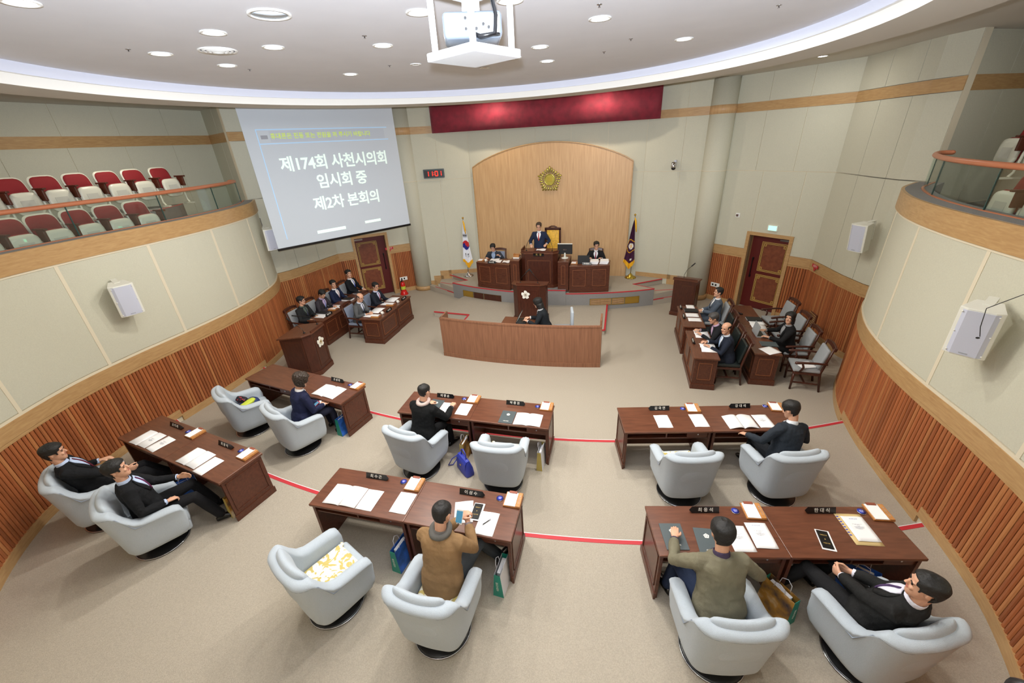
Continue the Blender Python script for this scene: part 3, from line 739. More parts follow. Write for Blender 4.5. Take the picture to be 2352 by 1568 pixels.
LG = 'officials desks on the left side'; RG = 'officials desks on the right side'
q = radians(90)
# left side: fronts face +x
pedestal_desk('nearer front row desk on the left, with a white cup', (-4.29, 9.44, 0), q, .93, .62, .75, 1, LG)
pedestal_desk('farther front row desk on the left, nearest the fire extinguisher', (-4.31, 10.39, 0), q, .93, .62, .75, 1, LG)
pedestal_desk('nearer back row desk on the left behind the lectern', (-5.82, 9.3, 0), q, 1.25, .5, .75, 2, LG)
pedestal_desk('farther back row desk on the left below the door', (-5.86, 10.6, 0), q, 1.3, .5, .75, 2, LG)
# right side: fronts face -x
pedestal_desk('nearer front row desk on the right under the seated bald man', (4.11, 8.64, 0), -q, 1.34, .48, .75, 2, RG)
pedestal_desk('farther front row desk on the right beside the plain lectern', (4.09, 10.22, 0), -q, 1.34, .48, .75, 2, RG)
pedestal_desk('nearer back row desk on the right holding the laptop', (5.33, 9.02, 0), -q, 1.36, .5, .75, 2, RG)
pedestal_desk('farther back row desk on the right below the door', (5.42, 10.42, 0), -q, 1.36, .5, .75, 2, RG)
# chairs of the officials
LC = 'framed chairs of the left officials'; RC = 'framed chairs of the right officials'
lcs = [(-4.95, 9.42, 'blue grey framed chair under the balding man in grey'), (-4.95, 10.35, 'blue grey framed chair under the man at the far front left desk')]
for x, y, lb in lcs: framed_chair(lb, (x, y, 0), -q, M['blue_grey'], True, LC)
for x, y, lb, cv in [(-6.42, 8.9, 'framed chair nearest the left lectern, under the man turning right', 'grey_fab'), (-6.4, 9.62, 'second back row chair from the left lectern, man looking down', 'grey_fab'), (-6.42, 10.4, 'third back row chair from the left lectern, under the navy suit', 'grey_fab'), (-6.42, 11.28, 'back row chair nearest the left door, blue tie', 'grey_fab')]:
    framed_chair(lb, (x, y, 0), -q, M[cv], True, LC)
for x, y, a, lb, cv, ar in [(4.63, 8.5, 0, 'black leather framed chair under the bald man in navy', 'leather', 0), (4.63, 9.08, 0, 'black leather framed chair under the man in black leaning forward', 'leather', 0), (4.68, 9.95, 0, 'black leather framed chair left empty between the right rows', 'leather', 0), (4.74, 10.7, 0, 'framed chair under the man in the grey blue suit', 'grey_fab', 0),
                            (6.1, 8.5, -6, 'empty grey framed armchair with papers on its seat', 'grey_fab', 1), (6.12, 9.25, 0, 'grey framed armchair under the woman', 'grey_fab', 1), (6.2, 10.05, 4, 'empty grey framed armchair behind the woman', 'grey_fab', 1), (6.25, 10.9, 8, 'empty grey framed armchair nearest the right door', 'grey_fab', 1)]:
    framed_chair(lb, (x, y, 0), q + radians(a), M[cv], bool(ar), RC)

# lecterns (front = -y)
def lectern(label, loc, rz, w_=.85, d=.5, h=1.12, chamfer=.16, emblem=True, rail=True):
    t = thing('lectern', label, 'lectern', loc, rz)
    hw, hd = w_ / 2, d / 2
    pl = [(-hw, hd), (-hw, -hd + chamfer), (-hw + chamfer, -hd), (hw - chamfer, -hd), (hw, -hd + chamfer), (hw, hd)] if chamfer else [(-hw, hd), (-hw, -hd), (hw, -hd), (hw, hd)]
    sc_ = lambda f: [(x * f, y * f) for x, y in pl]
    body = sc_(.94)
    n = len(body)
    g = G(); top = [(x, y, h + (-.03 - y * .12)) for x, y in body]
    g.add([(x, y, .1) for x, y in body] + top, [list(range(n))[::-1], list(range(n, 2 * n))] + [(i, (i + 1) % n, n + (i + 1) % n, n + i) for i in range(n)])
    obj('body', g, M['mahog_dark'], t)
    obj('plinth', G().prism(pl, 0, .11), M['mahog'], t, bevel=.006)
    g = G(); tp = sc_(1.04)
    g.add([(x, y, h - .035 - y * .12) for x, y in tp] + [(x, y, h - y * .12) for x, y in tp], [list(range(n))[::-1], list(range(n, 2 * n))] + [(i, (i + 1) % n, n + (i + 1) % n, n + i) for i in range(n)])
    obj('top', g, M['mahog_top'], t, bevel=.006)
    if rail:
        g = G(); zz = h + hd * .12 + .0
        g.bb((-hw + chamfer, -hd - .01, zz - .01), (hw - chamfer, -hd + .015, zz + .05)); obj('paper_ledge', g, M['mahog'], t)
    fw = w_ - 2 * chamfer - .14 if chamfer else w_ - .14
    frame_face(t, (0, -hd * .94, h / 2 + .03), fw, h - .32, 'y', M['mahog'], t=.016)
    for s in (1, -1): frame_face(t, (s * hw * .94, .06 if chamfer else 0, h / 2 + .03), d - chamfer - .14, h - .34, 'x', M['mahog'], t=.014)
    return t
M['emblem_white'] = mat('emblem_white', (236, 234, 224), .5)
M['brass'] = mat('brass', (186, 160, 70), .25, .9)
def flower_emblem(parent, c, r, m1, m2=None, gold=False, loc=None):
    """five petal blossom on a face looking towards -y"""
    e = obj('emblem_disc', G().tube([(0, .006, 0), (0, -.012, 0)], r * .42, 28), m1, parent, loc=c)
    for k in range(5):
        a = pi / 2 + 2 * pi * k / 5; g = G(); n = 18; ring = []
        for j in range(n):
            b = 2 * pi * j / n; rr_ = r * .36 * (1 + .1 * cos(3 * b)); ring.append((cos(a) * r * .62 + rr_ * cos(b), sin(a) * r * .62 + rr_ * sin(b)))
        g.add([(x, 0, z) for x, z in ring] + [(x, -.008, z) for x, z in ring], [list(range(n)), list(range(n, 2 * n))[::-1]] + [(i, (i + 1) % n, n + (i + 1) % n, n + i) for i in range(n)])
        obj('petal', g, m1, parent, loc=c)
    obj('emblem_ring', G().torus((0, -.012, 0), r * .34, r * .03, 24, 6, rot=Matrix.Rotation(pi / 2, 3, 'X')), m2 or M['gold'], parent, loc=c)
    text('emblem_character', '議', r * .42, m2 or M['gold'], parent, (c[0], c[1] - .015, c[2]), (pi / 2, 0, 0), .002)
    return e
def gooseneck(label, loc, rz, pts, r=.006, foam=.016):
    t = thing('microphone', label, 'microphone', loc, rz)
    obj('mic_base', G().lathe([(.028, 0), (.028, .012), (.012, .022)], 14), M['black'], t, smooth=True)
    obj('gooseneck', G().tube(pts, r, 6), M['black'], t, smooth=True)
    a, b = V(pts[-2]), V(pts[-1]); d = (b - a).normalized()
    obj('mic_head', G().tube([b - d * .02, b + d * .09], foam, 10, caps='round'), M['black_matte'], t, smooth=True)
    return t
lc = lectern('dark wooden lectern with a white blossom emblem in front of the podium', (-.17, 10.88, .15), 0, 1.0, .52, 1.13)
flower_emblem(lc, (-.08, -.262, .86), .13, M['emblem_white'])
ll = lectern('dark wooden lectern with a blossom emblem by the left wall', (-5.1, 7.42, 0), radians(96), .84, .8, 1.08)
flower_emblem(ll, (0, -.39, .78), .14, M['emblem_white'])
lr = lectern('plain dark wooden lectern beside the right column', (4.22, 12.2, 0), radians(-22), .66, .5, 1.1, 0, False)
gooseneck('left gooseneck microphone on the centre lectern', (-.42, 10.78, 1.31), 0, [(0, 0, 0), (.0, -.01, .1), (.08, -.02, .2), (.2, -.03, .33)])
gooseneck('right gooseneck microphone on the centre lectern', (.08, 10.78, 1.31), 0, [(0, 0, 0), (0, -.01, .1), (-.07, -.02, .2), (-.17, -.03, .34)])
gooseneck('nearer gooseneck microphone on the left lectern', (-4.86, 7.2, 1.12), 0, [(0, 0, 0), (-.02, 0, .1), (-.2, .02, .2), (-.42, .1, .27)])
gooseneck('farther gooseneck microphone on the left lectern', (-4.9, 7.72, 1.12), 0, [(0, 0, 0), (-.02, 0, .1), (-.16, -.02, .2), (-.46, -.1, .24)])
gooseneck('gooseneck microphone on the plain right lectern', (4.12, 12.2, 1.1), 0, [(0, 0, 0), (0, 0, .12), (.06, 0, .26), (.18, .02, .38)])

# podium desks
def curved_desk(name, label, x0, x1, yb, z, h, off=0, rise=True, n=10, frames=2):
    t = thing(name, label, 'desk')
    f = lambda x: arc(x) + .1 + off
    fr = [(x0 + (x1 - x0) * k / n, f(x0 + (x1 - x0) * k / n)) for k in range(n + 1)]
    obj('front_panel', G().prism(fr + [(x, y + .03) for x, y in fr[::-1]], z + .05, z + h - .03), M['mahog'], t)
    for s, x in ((-1, x0), (1, x1)): obj('side_panel', G().bb((x - (0 if s < 0 else .03), f(x), z), (x + (.03 if s < 0 else 0), yb, z + h - .03)), M['mahog'], t)
    obj('plinth', G().prism([(x, y - .015) for x, y in fr] + [(x, y + .02) for x, y in fr[::-1]], z, z + .1), M['mahog'], t)
    obj('tabletop', G().prism([(x, y - .02) for x, y in fr] + [(x1, yb), (x0, yb)], z + h - .03, z + h), M['mahog_top'], t, bevel=.006)
    q_ = (x1 - x0) / frames
    for k in range(frames):
        for ins, m_ in ((.06, 'mahog'), (.11, 'inlay')):
            a, b = x0 + q_ * k + ins, x0 + q_ * (k + 1) - ins; g = G(); w_ = .014 if ins < .1 else .008
            xs = [a + (b - a) * j / 6 for j in range(7)]
            for zz0, zz1 in ((z + .1 + ins, z + .1 + ins + w_), (z + h - .05 - ins - w_ + .03, z + h - .05 - ins + .03)):
                g.prism([(x, f(x) - .008) for x in xs] + [(x, f(x) + .002) for x in xs[::-1]], zz0, zz1)
            for x in (a, b): g.prism([(x - w_ / 2, f(x) - .008), (x + w_ / 2, f(x) - .008), (x + w_ / 2, f(x) + .002), (x - w_ / 2, f(x) + .002)], z + .1 + ins, z + h - .02 - ins)
            obj('panel_moulding', g, M[m_], t)
    return t
curved_desk('podium_desk', 'left wing desk on the podium with papers and a cup', -2.33, -1.12, 12.98, PZ, .86)
curved_desk('podium_desk', 'right wing desk on the podium with laptop and white piles', .79, 2.0, 12.98, PZ, .86)
curved_desk('podium_pedestal', 'narrow pedestal left of the high desk, gavel on top', -1.1, -.79, 12.98, .6, .94, 0, frames=1)
curved_desk('podium_pedestal', 'narrow pedestal right of the high desk, monitor on top', .44, .77, 12.98, .6, .94, 0, frames=1)
t = thing('high_desk', 'tall central presiding desk on the podium', 'desk')
x0, x1, y0, yb = -.755, .41, 12.3, 12.95
pl = [(x0, y0 + .14), (x0 + .14, y0), (x1 - .14, y0), (x1, y0 + .14), (x1, yb), (x0, yb)]
obj('body', G().prism(pl, .7, 1.76), M['mahog_dark'], t)
obj('plinth', G().prism([(a * 1.0 + (.012 if a > -.17 else -.012), b - .012) for a, b in pl], .66, .76), M['mahog'], t)
obj('tabletop', G().prism([(a * 1.0 + (.02 if a > -.17 else -.02), b - .02) for a, b in pl], 1.74, 1.78), M['mahog_top'], t, bevel=.005)
obj('upstand', G().prism([(x0, y0 + .14), (x0 + .14, y0), (x1 - .14, y0), (x1, y0 + .14), (x1 - .02, y0 + .15), (x1 - .145, y0 + .025), (x0 + .145, y0 + .025), (x0 + .02, y0 + .15)], 1.78, 1.83).bb((x0 - .01, y0 + .15, 1.78), (x0 + .02, yb, 1.86)), M['mahog'], t)
frame_face(t, (-.17, y0 - .004, 1.17), .8, .82, 'y', M['mahog'], inset=True)
obj('nameplate', G().bb((-.34, y0 - .02, 1.68), (.0, y0 - .004, 1.77)), M['black'], t)
text('lettering', '의 · 장', .07, M['gold_paint'], t, (-.17, y0 - .022, 1.725), (pi / 2, 0, 0), .001)
# throne
t = thing('throne_chair', 'tall carved chair with golden upholstery behind the high desk', 'chair', (.06, 13.5, .84))
M['gold_fab'] = mat('gold_fab', (232, 178, 60), .6, var=.12, vscale=14)
obj('seat', G().bb((-.28, -.28, .38), (.28, .22, .5)), M['gold_fab'], t, bevel=.03, smooth=True)
bk = obj('backrest', G().bb((-.21, .2, .5), (.21, .26, 1.36)), M['gold_fab'], t, bevel=.02, smooth=True)
g = G()
for s in (-1, 1): g.bb((s * .24 - .03, .19, .0), (s * .24 + .03, .27, 1.42))
g.bb((-.27, .19, 1.36), (.27, .27, 1.44)); g.tube([(-.14, .23, 1.44), (-.05, .23, 1.48), (.05, .23, 1.48), (.14, .23, 1.44)], .025, 8)
obj('back_frame', g, M['mahog_dark'], bk, bevel=.01)
for s in (-1, 1):
    obj('armrest', G().tube([(s * .3, .2, .68), (s * .31, -.05, .7), (s * .31, -.3, .66)], .026, 8, caps='round').tube([(s * .3, -.2, .4), (s * .31, -.22, .66)], .022, 8), M['mahog_dark'], t, smooth=True)
    obj('leg', G().bb((s * .24 - .025, -.28, 0), (s * .24 + .025, -.23, .4)), M['mahog_dark'], t)
framed_chair('framed chair behind the left wing desk on the podium', (-1.85, 13.45, PZ), pi, M['blue_grey'], True, 'chairs behind the podium wings')
framed_chair('framed chair behind the right wing desk on the podium', (1.5, 13.55, PZ), pi, M['grey_fab'], True, 'chairs behind the podium wings')

# curved walnut screen in front
Ps = Path([V((x, arc_y(x, 11.6), 0)) for x in [-2.02 + 3.98 * k / 30 for k in range(31)]])
t = thing('curved_partition', 'long curved walnut screen in the centre of the floor', 'partition')
g = G(); Ps.slab(g, 0, Ps.L, .1, 1.05, -.02, .02); 
pn = obj('panel', g, M['walnut'], t)
g = G(); Ps.slab(g, 0, Ps.L, 0, .11, -.035, .03); obj('plinth', g, M['walnut'], t)
g = G(); Ps.slab(g, 0, Ps.L, 1.03, 1.07, -.03, .03); obj('cap', g, M['walnut'], t)
for s, x, h in ((-1, -2.0, 1.07), (1, 1.94, 1.2)):
    y = arc_y(x, 11.6); obj('end_panel', G().bb((x - .02, y, 0), (x + .02, y + .42, h)), M['walnut'], t)
t = thing('clerk_desk', 'low desk hidden behind the curved screen, under the laptop', 'desk', (.0, 9.0, .0))
obj('tabletop', G().bb((-.5, -.32, .86), (.55, .3, .89)), M['mahog_top'], t, bevel=.005)
for s in (-.45, .5): obj('side_panel', G().bb((s - .02, -.3, .15), (s + .02, .28, .86)), M['mahog'], t)
t = thing('task_chair', 'grey office chair right of the typist', 'chair', (.98, 9.35, .15), radians(100))
obj('seat', G().bb((-.22, -.2, .42), (.22, .22, .5)), M['grey_fab'], t, bevel=.03, smooth=True)
obj('backrest', G().bb((-.2, -.26, .5), (.2, -.19, .98)), M['chair_fab'], t, bevel=.03, seg=3, smooth=True)
obj('pedestal', G().tube([(0, 0, .04), (0, 0, .42)], .03, 10), M['black'], t)
for k in range(5):
    a = 2 * pi * k / 5; obj('foot', G().tube([(0, 0, .07), (.26 * cos(a), .26 * sin(a), .03)], .02, 6), M['black'], t)
# ---------------------------------------------------------------- people
M['skin'] = mat('skin', (214, 164, 136), .5, var=.03, vscale=20)
M['hair'] = mat('hair', (22, 20, 19), .62, bump=.5, bscale=60)
M['hair_brown'] = mat('hair_brown', (52, 40, 32), .55, bump=.8, bscale=45)
M['hair_grey'] = mat('hair_grey', (66, 64, 64), .5, bump=.5, bscale=60)
M['eye'] = mat('eye', (24, 18, 16), .2); M['lips'] = mat('lips', (170, 96, 86), .5)
M['shoe'] = mat('shoe', (14, 14, 16), .2)
CL = {}
def cloth(c, bump=.25, bs=120, rough=.85):
    k = tuple(c)
    if k not in CL: CL[k] = mat('cloth', c, rough, bump=bump, bscale=bs, var=.06, vscale=6, spec=.2)
    return CL[k]
M['glasses'] = mat('glasses', (40, 40, 44), .3)
foldtex = bpy.data.textures.new('folds', 'CLOUDS'); foldtex.noise_scale = .11

def ellring(c, X, Y, a, b, n=18, p=2.2):
    out = []
    for k in range(n):
        t = 2 * pi * k / n; ct, st = cos(t), sin(t)
        out.append(c + X * (a * copysign(abs(ct) ** (2 / p), ct)) + Y * (b * copysign(abs(st) ** (2 / p), st)))
    return out
HEAD = [(-.122, .018, .07, .03), (-.112, .036, .088, .0), (-.09, .05, .093, -.035), (-.06, .060, .09, -.06), (-.03, .066, .088, -.08), (0, .071, .086, -.094), (.03, .075, .088, -.101), (.06, .075, .084, -.101), (.085, .067, .07, -.09), (.104, .047, .045, -.065), (.116, .02, .015, -.025)]
def head_w(z):
    for (z0, a0, f0, b0), (z1, a1, f1, b1) in zip(HEAD, HEAD[1:]):
        if z <= z1: q = max(0, (z - z0) / (z1 - z0)); return a0 + (a1 - a0) * q, f0 + (f1 - f0) * q, b0 + (b1 - b0) * q
    return HEAD[-1][1:]
def ik(a, c, l1, l2, hint):
    d = c - a; L = min(d.length, (l1 + l2) * .995); u = d.normalized()
    x = (l1 * l1 - l2 * l2 + L * L) / (2 * L); h = sqrt(max(0, l1 * l1 - x * x))
    n = hint - u * hint.dot(u); n.normalize()
    return a + u * x + n * h, a + u * L
def hand(g, w_, d, n, side, curl=.5, spread=.12):
    """five fingered hand; w_ wrist, d pointing direction, n palm normal, side = thumb direction"""
    d = d.normalized(); n = (n - d * n.dot(d)).normalized(); s = n.cross(d) if n.cross(d).dot(side) > 0 else -n.cross(d)
    g.loft([ellring(w_ + d * q, s, n, a, b, 10, 2.6) for q, a, b in ((-.03, .027, .021), (.0, .027, .018), (.03, .036, .016), (.06, .04, .014), (.085, .038, .012))])
    for i, (o, L) in enumerate(((.029, .068), (.010, .076), (-.009, .071), (-.028, .056))):
        p = w_ + d * (.078 - abs(o - .005) * .25) + s * o; pts = [p]; dd = d + s * (o * spread * 8); dd.normalize(); ax = s
        for k, f in enumerate((.42, .32, .26)):
            dd = (Matrix.Rotation(curl * (.7 if k == 0 else .9) * (1 if ax.cross(d).dot(n) > 0 else -1), 3, ax) @ dd).normalized()
            p = p + dd * L * f; pts.append(p)
        g.tube(pts, [.0092, .0088, .0082, .007], 7, caps='round')
    p0 = w_ + d * .022 + s * .026; p1 = p0 + d * .028 + s * .024 + n * .006; p2 = p1 + d * .03 + s * .006 + n * .012 * (1 + curl); p3 = p2 + d * .02 + n * .012 * curl
    g.tube([p0, p1, p2, p3], [.013, .0115, .010, .008], 7, caps='round')

def person(label, loc, rz, coat=(30, 30, 34), pants=(28, 28, 32), shirt=(236, 238, 244), tie=None, hair='short', hmat='hair',
           seat=.45, stand=False, lean=6, roll=0, twist=0, head=(0, 0), hands=((-.2, .36, .78), (.2, .36, .78)), palms=(0, 0), curl=(.5, .5), knees=None,
           feet=None, specs=False, coat_len=.09, scale=1.0, vox=.011, collar_col=None, scarf=None, elbow_out=.6, wide=1.0, female=False, point=(None, None), group=None, folds=.008):
    t = thing('person', label, 'person', loc, rz, group); t.scale = (scale,) * 3
    Z = V((0, 0, 1)); hz = .92 if stand else seat + .1
    H = V((0, 0, hz)); la, ro = radians(lean), radians(roll)
    up = V((sin(ro), sin(la), cos(la))).normalized()
    def frame(q):       # spine position and axes at fraction along the spine
        cur = q * .35 * la
        u_ = (up + V((0, sin(cur) * .6, 0))).normalized()
        c = H + up * (.5 * q) + V((0, .5 * q * sin(cur) * .3, 0))
        a = radians(twist) * q; X = V((cos(a), sin(a), 0)); X = (X - u_ * X.dot(u_)).normalized(); Y = u_.cross(X)
        return c, X, Y, u_
    W = wide
    TOR = [(-.2, .178, .13, .01), (-.06, .18 * W, .132 * W, .012), (.1, .174 * W, .13 * W, .018), (.3, .165 * W, .125 * W, .02), (.5, .172 * W, .125, .012), (.68, .185, .124, .006), (.8, .188, .114, 0), (.9, .165, .094, -.004), (.97, .105, .074, -.006), (1.03, .066, .066, 0)]
    if female: TOR = [(a, b * (.9 if a > .2 else 1), c, d) for a, b, c, d in TOR]
    def tor(q):
        for (q0, a0, b0, o0), (q1, a1, b1, o1) in zip(TOR, TOR[1:]):
            if q <= q1: k = max(0, (q - q0) / (q1 - q0)); return a0 + (a1 - a0) * k, b0 + (b1 - b0) * k, o0 + (o1 - o0) * k
        return TOR[-1][1:]
    def surf(q, th, out=.0):  # th measured from the front
        c, X, Y, u_ = frame(q); a, b, o = tor(q); x, y = sin(th), cos(th)
        p = 2.2; x = copysign(abs(x) ** (2 / p), x); y = copysign(abs(y) ** (2 / p), y)
        return c + Y * o + X * ((a + out) * x) + Y * ((b + out) * y)
    cN, XN, YN, uN = frame(1.0)
    sh = []
    c8, X8, Y8, u8 = frame(.9)
    for s in (-1, 1): sh.append(c8 + X8 * s * (.165 if female else .178) - u8 * .012)
    # arms
    el, wr = [], []
    for i, s in enumerate((-1, 1)):
        tgt = V(hands[i]); hint = V((s * elbow_out, -.35, -.9)) if not point[i] else V(point[i])
        e, w_ = ik(sh[i], tgt, .285, .25, hint); el.append(e); wr.append(w_)
    # legs
    hip = [H + V((s * .09, .02, -.03)) for s in (-1, 1)]
    if stand:
        kn = [V((s * .1, .03, .49)) for s in (-1, 1)]; ft = [V((s * .11, -.02, .08)) for s in (-1, 1)]
    else:
        kn = [V(k) for k in knees] if knees else [V((s * .14, .45, seat + .07)) for s in (-1, 1)]
        ft = [V(k) for k in feet] if feet else [V((s * .13, .5, .09)) for s in (-1, 1)]
    # head frame
    hy, hp = radians(head[0]), radians(head[1])
    a0 = radians(twist); R = Matrix.Rotation(a0 + hy, 3, 'Z') @ Matrix.Rotation(hp, 3, 'X')
    hc = cN + uN * .085 + (R @ V((0, .018, .1)))
    HT = lambda v: hc + R @ V(v)
    # continuous body
    g = G()
    for z, a, f, b in HEAD: pass
    g.loft([[HT((a * copysign(abs(cos(q)) ** (2 / 2.3), cos(q)), (f + b) / 2 + (f - b) / 2 * copysign(abs(sin(q)) ** (2 / 2.3), sin(q)), z)) for q in [2 * pi * k / 20 for k in range(20)]] for z, a, f, b in HEAD])
    g.tube([HT((0, .08, .022)), HT((0, .094, .0)), HT((0, .106, -.022)), HT((0, .09, -.032))], [.008, .010, .0145, .009], 8, caps='round')
    for s in (-1, 1):
        g.sph(HT((s * .077, -.008, -.002)), (.012, .02, .033), 8, R=R)
        g.sph(HT((s * .033, .076, -.028)), (.022, .016, .02), 8, R=R)
        g.sph(HT((s * .03, .08, .03)), (.026, .01, .008), 8, R=R)
    g.tube([cN - uN * .06, cN + uN * .03, hc + R @ V((0, -.02, -.07))], [.062, .054, .055], 12, caps='round')
    g.tube([H, frame(.3)[0], frame(.6)[0], frame(.85)[0]], [.1, .09, .1, .085], 12, caps='round')
    for i, s in enumerate((-1, 1)):
        g.tube([frame(.85)[0], sh[i], el[i], wr[i]], [.05, .04, .034, .025], 8, caps='round')
        d = (wr[i] - el[i]).normalized(); pn = V((0, 0, -1)) if not palms[i] else V(palms[i])
        tgt2 = V(hands[i]) - sh[i]
        hand(g, wr[i] + d * .012, d, pn, V((-s, 0, .2)) if abs(pn.z) > .5 else V((0, 0, 1)), curl[i])
        g.tube([hip[i], kn[i], ft[i]], [.07, .045, .035], 8, caps='round')
        g.tube([H, hip[i]], [.09, .07], 8, caps='round')
    obj('body', g, M['skin'], t, smooth=True, mods=[('REMESH', {'mode': 'VOXEL', 'voxel_size': vox * .62, 'use_smooth_shade': True}), ('SMOOTH', {'factor': .5, 'iterations': 2})])
    # trousers
    g = G(); g.loft([ellring(H + V((0, .005, z)), V((1, 0, 0)), V((0, 1, 0)), a, b) for z, a, b in ((-.1, .14, .1), (-.06, .172, .13), (.02, .165 * W, .125 * W), (.05, .14, .1))])
    for i, s in enumerate((-1, 1)):
        g.tube([hip[i] + V((0, -.03, 0)), (hip[i] * .5 + kn[i] * .5), kn[i], kn[i] * .5 + ft[i] * .5, ft[i] + (kn[i] - ft[i]).normalized() * .02], [.095, .088, .07, .064, .06], 12, caps='round')
    obj('trousers', g, cloth(pants), t, smooth=True, mods=[('REMESH', {'mode': 'VOXEL', 'voxel_size': vox * 1.25, 'use_smooth_shade': True}), ('SMOOTH', {'factor': .5, 'iterations': 3})])
    for i, s in enumerate((-1, 1)):
        sd = (V((ft[i].x, ft[i].y, 0)) - V((kn[i].x, kn[i].y, 0))); fd = V((kn[i].x - hip[i].x, kn[i].y - hip[i].y, 0)).normalized() if not stand else V((s * .15, 1, 0)).normalized()
        b0 = V((ft[i].x, ft[i].y, 0)) - fd * .05; X = V((fd.y, -fd.x, 0)); zz = ft[i].z - .09
        rr = [ellring(b0 + fd * q + V((0, 0, zz + zc)), X, Z, a, b, 12, 2.5) for q, a, b, zc in ((-.03, .02, .03, .035), (0, .036, .042, .045), (.07, .04, .048, .05), (.14, .045, .036, .038), (.2, .045, .028, .03), (.25, .026, .018, .022))]
        obj('shoe', G().loft(rr), M['shoe'], t, smooth=True, mods=[('SUBSURF', {'levels': 1, 'render_levels': 1})])
    # jacket
    g = G(); qs = ([-coat_len * 2] if not stand else [-.42]) + [0, .15, .3, .45, .6, .7, .8, .88, .95, 1.0]
    rings = []
    for q in qs:
        c, X, Y, u_ = frame(q); a, b, o = tor(max(q, -.2)); e_ = .03 if (q < .2 and not stand) else .014; rings.append(ellring(c + Y * o, X, Y, a + e_, b + e_, 20))
    g.loft(rings)
    for i in (0, 1):
        d = (wr[i] - el[i]).normalized()
        g.tube([frame(.82)[0].lerp(sh[i], .5), sh[i], sh[i].lerp(el[i], .5), el[i], el[i].lerp(wr[i], .55), wr[i] - d * .035], [.075, .073, .064, .056, .05, .044], 12, caps='round')
    md = [('REMESH', {'mode': 'VOXEL', 'voxel_size': vox, 'use_smooth_shade': True}), ('SMOOTH', {'factor': .5, 'iterations': 4})]
    if folds: md.append(('DISPLACE', {'texture': foldtex, 'strength': folds * 2.2, 'mid_level': .5}))
    jk = obj('jacket', g, cloth(coat), t, smooth=True, mods=md)
    # cuffs
    g = G()
    for i in (0, 1):
        d = (wr[i] - el[i]).normalized(); g.tube([wr[i] - d * .05, wr[i] - d * .008], [.036, .036], 12)
    obj('shirt_cuffs', g, cloth(shirt), t, smooth=True)
    # shirt front, collar, lapels
    vb = .55
    g = G(); rows = 9; 
    ring_ = []
    for k in range(rows):
        q = vb + (1.0 - vb) * k / (rows - 1); wv = .03 + .42 * k / (rows - 1)
        ring_.append([surf(q, wv * (j / 4 - 1), .021 + .002) for j in range(9)])
    g.loft(ring_, 0, False, False)
    obj('shirt_front', g, cloth(shirt), t, smooth=True, mods=[('SOLIDIFY', {'thickness': .01})])
    g = G()
    cc = collar_col or shirt
    g.loft([ellring(cN + uN * z + YN * .004, XN, (YN + uN * -.12).normalized(), a, a, 18, 2) for z, a in ((-.025, .07), (.03, .066), (.038, .06), (.0, .06))], 0, False)
    obj('collar', g, cloth(cc), t, smooth=True)
    g = G()
    for s in (-1, 1):
        pts = []; rr = []
        for k in range(9):
            q = vb - .03 + (1.02 - vb) * k / 8; th = s * (.05 + .46 * k / 8 + .04)
            pts.append(surf(q, th, .022 + .004)); rr.append(.008 + .02 * sin(pi * min(1, .15 + k / 9)))
        A = [p for p in pts]; B_ = [surf(vb - .03 + (1.02 - vb) * k / 8, s * (.05 + .46 * k / 8 + .04) + s * rr[k] * 9, .02) for k in range(9)]
        g.loft([[a_ + (a_ - V(frame(.7)[0])).normalized() * 0, b_] for a_, b_ in zip(A, B_)], 0, False, False)
    obj('lapels', g, cloth(coat), t, smooth=True, mods=[('SOLIDIFY', {'thickness': .008})])
    if tie:
        g = G(); rows = [(.98, .05, .03), (.94, .055, .032), (.9, .038, .03), (.8, .05, .03), (.65, .075, .028), (.55, .09, .028), (.5, .05, .026)]
        g.loft([[surf(q, -w2, o), surf(q, 0, o + .006), surf(q, w2, o)] for q, w2, o in rows], 0, False, False)
        obj('tie', g, cloth(tie), t, smooth=True, mods=[('SOLIDIFY', {'thickness': .008})])
    if scarf:
        g = G().torus(cN + uN * .03, .082, .03, 20, 8, rot=Matrix.Rotation(.15, 3, 'X')); obj('scarf', g, cloth(scarf), t, smooth=True, mods=[('DISPLACE', {'texture': foldtex, 'strength': .02})])
    # hair
    g = G(); n = 36; zs_ = [-.17, -.14, -.11, -.085, -.06, -.035, -.01, .015, .04, .06, .078, .092, .106, .118, .125]
    def line(az):      # lowest z with hair at azimuth from the front
        a = abs((az + pi) % (2 * pi) - pi)
        if hair == 'bob': return .062 if a < .5 else (.03 if a < .75 else (-.12 if a < 1.3 else -.15))
        if hair == 'perm': return .055 if a < .7 else (.0 if a < 1.3 else -.075)
        if hair == 'bald': return 9 if a < 1.15 else (.0 if a < 1.5 else (-.01 if a < 1.9 else -.07))
        hl = .084 if hair == 'high' else .066
        return hl if a < .75 else (.045 if a < 1.05 else (-.012 if a < 1.3 else (.012 if a < 1.85 else (-.045 if a < 2.2 else -.078))))
    top_cut = .062 if hair == 'bald' else 9
    th0 = {'bob': .02, 'perm': .03, 'buzz': .006, 'bald': .007, 'high': .014}.get(hair, .017)
    vs_, fs_ = [], []; idx = {}
    def hp_(iz, k, o):
        z = zs_[iz]; az = 2 * pi * k / n; zz = max(z, -.06) if hair in ('bob',) else z
        a, f, b = head_w(min(max(zz, -.11), .116)); 
        if hair == 'bob' and z < -.03: a, b, f = .074, -.1, .05
        k_ = 1 if z < .1 else 1 - (z - .1) * 14
        a = (a + o) * k_ if z > .1 else a + o
        x = sin(az); y = cos(az); p = 2.3
        x = copysign(abs(x) ** (2 / p), x) * a; yy = copysign(abs(y) ** (2 / p), y) * (((f - b) / 2) * (k_ if z > .1 else 1) + o); zz2 = z + (o * .9 if z > .04 else 0)
        return HT((x, (f + b) / 2 + yy, zz2))
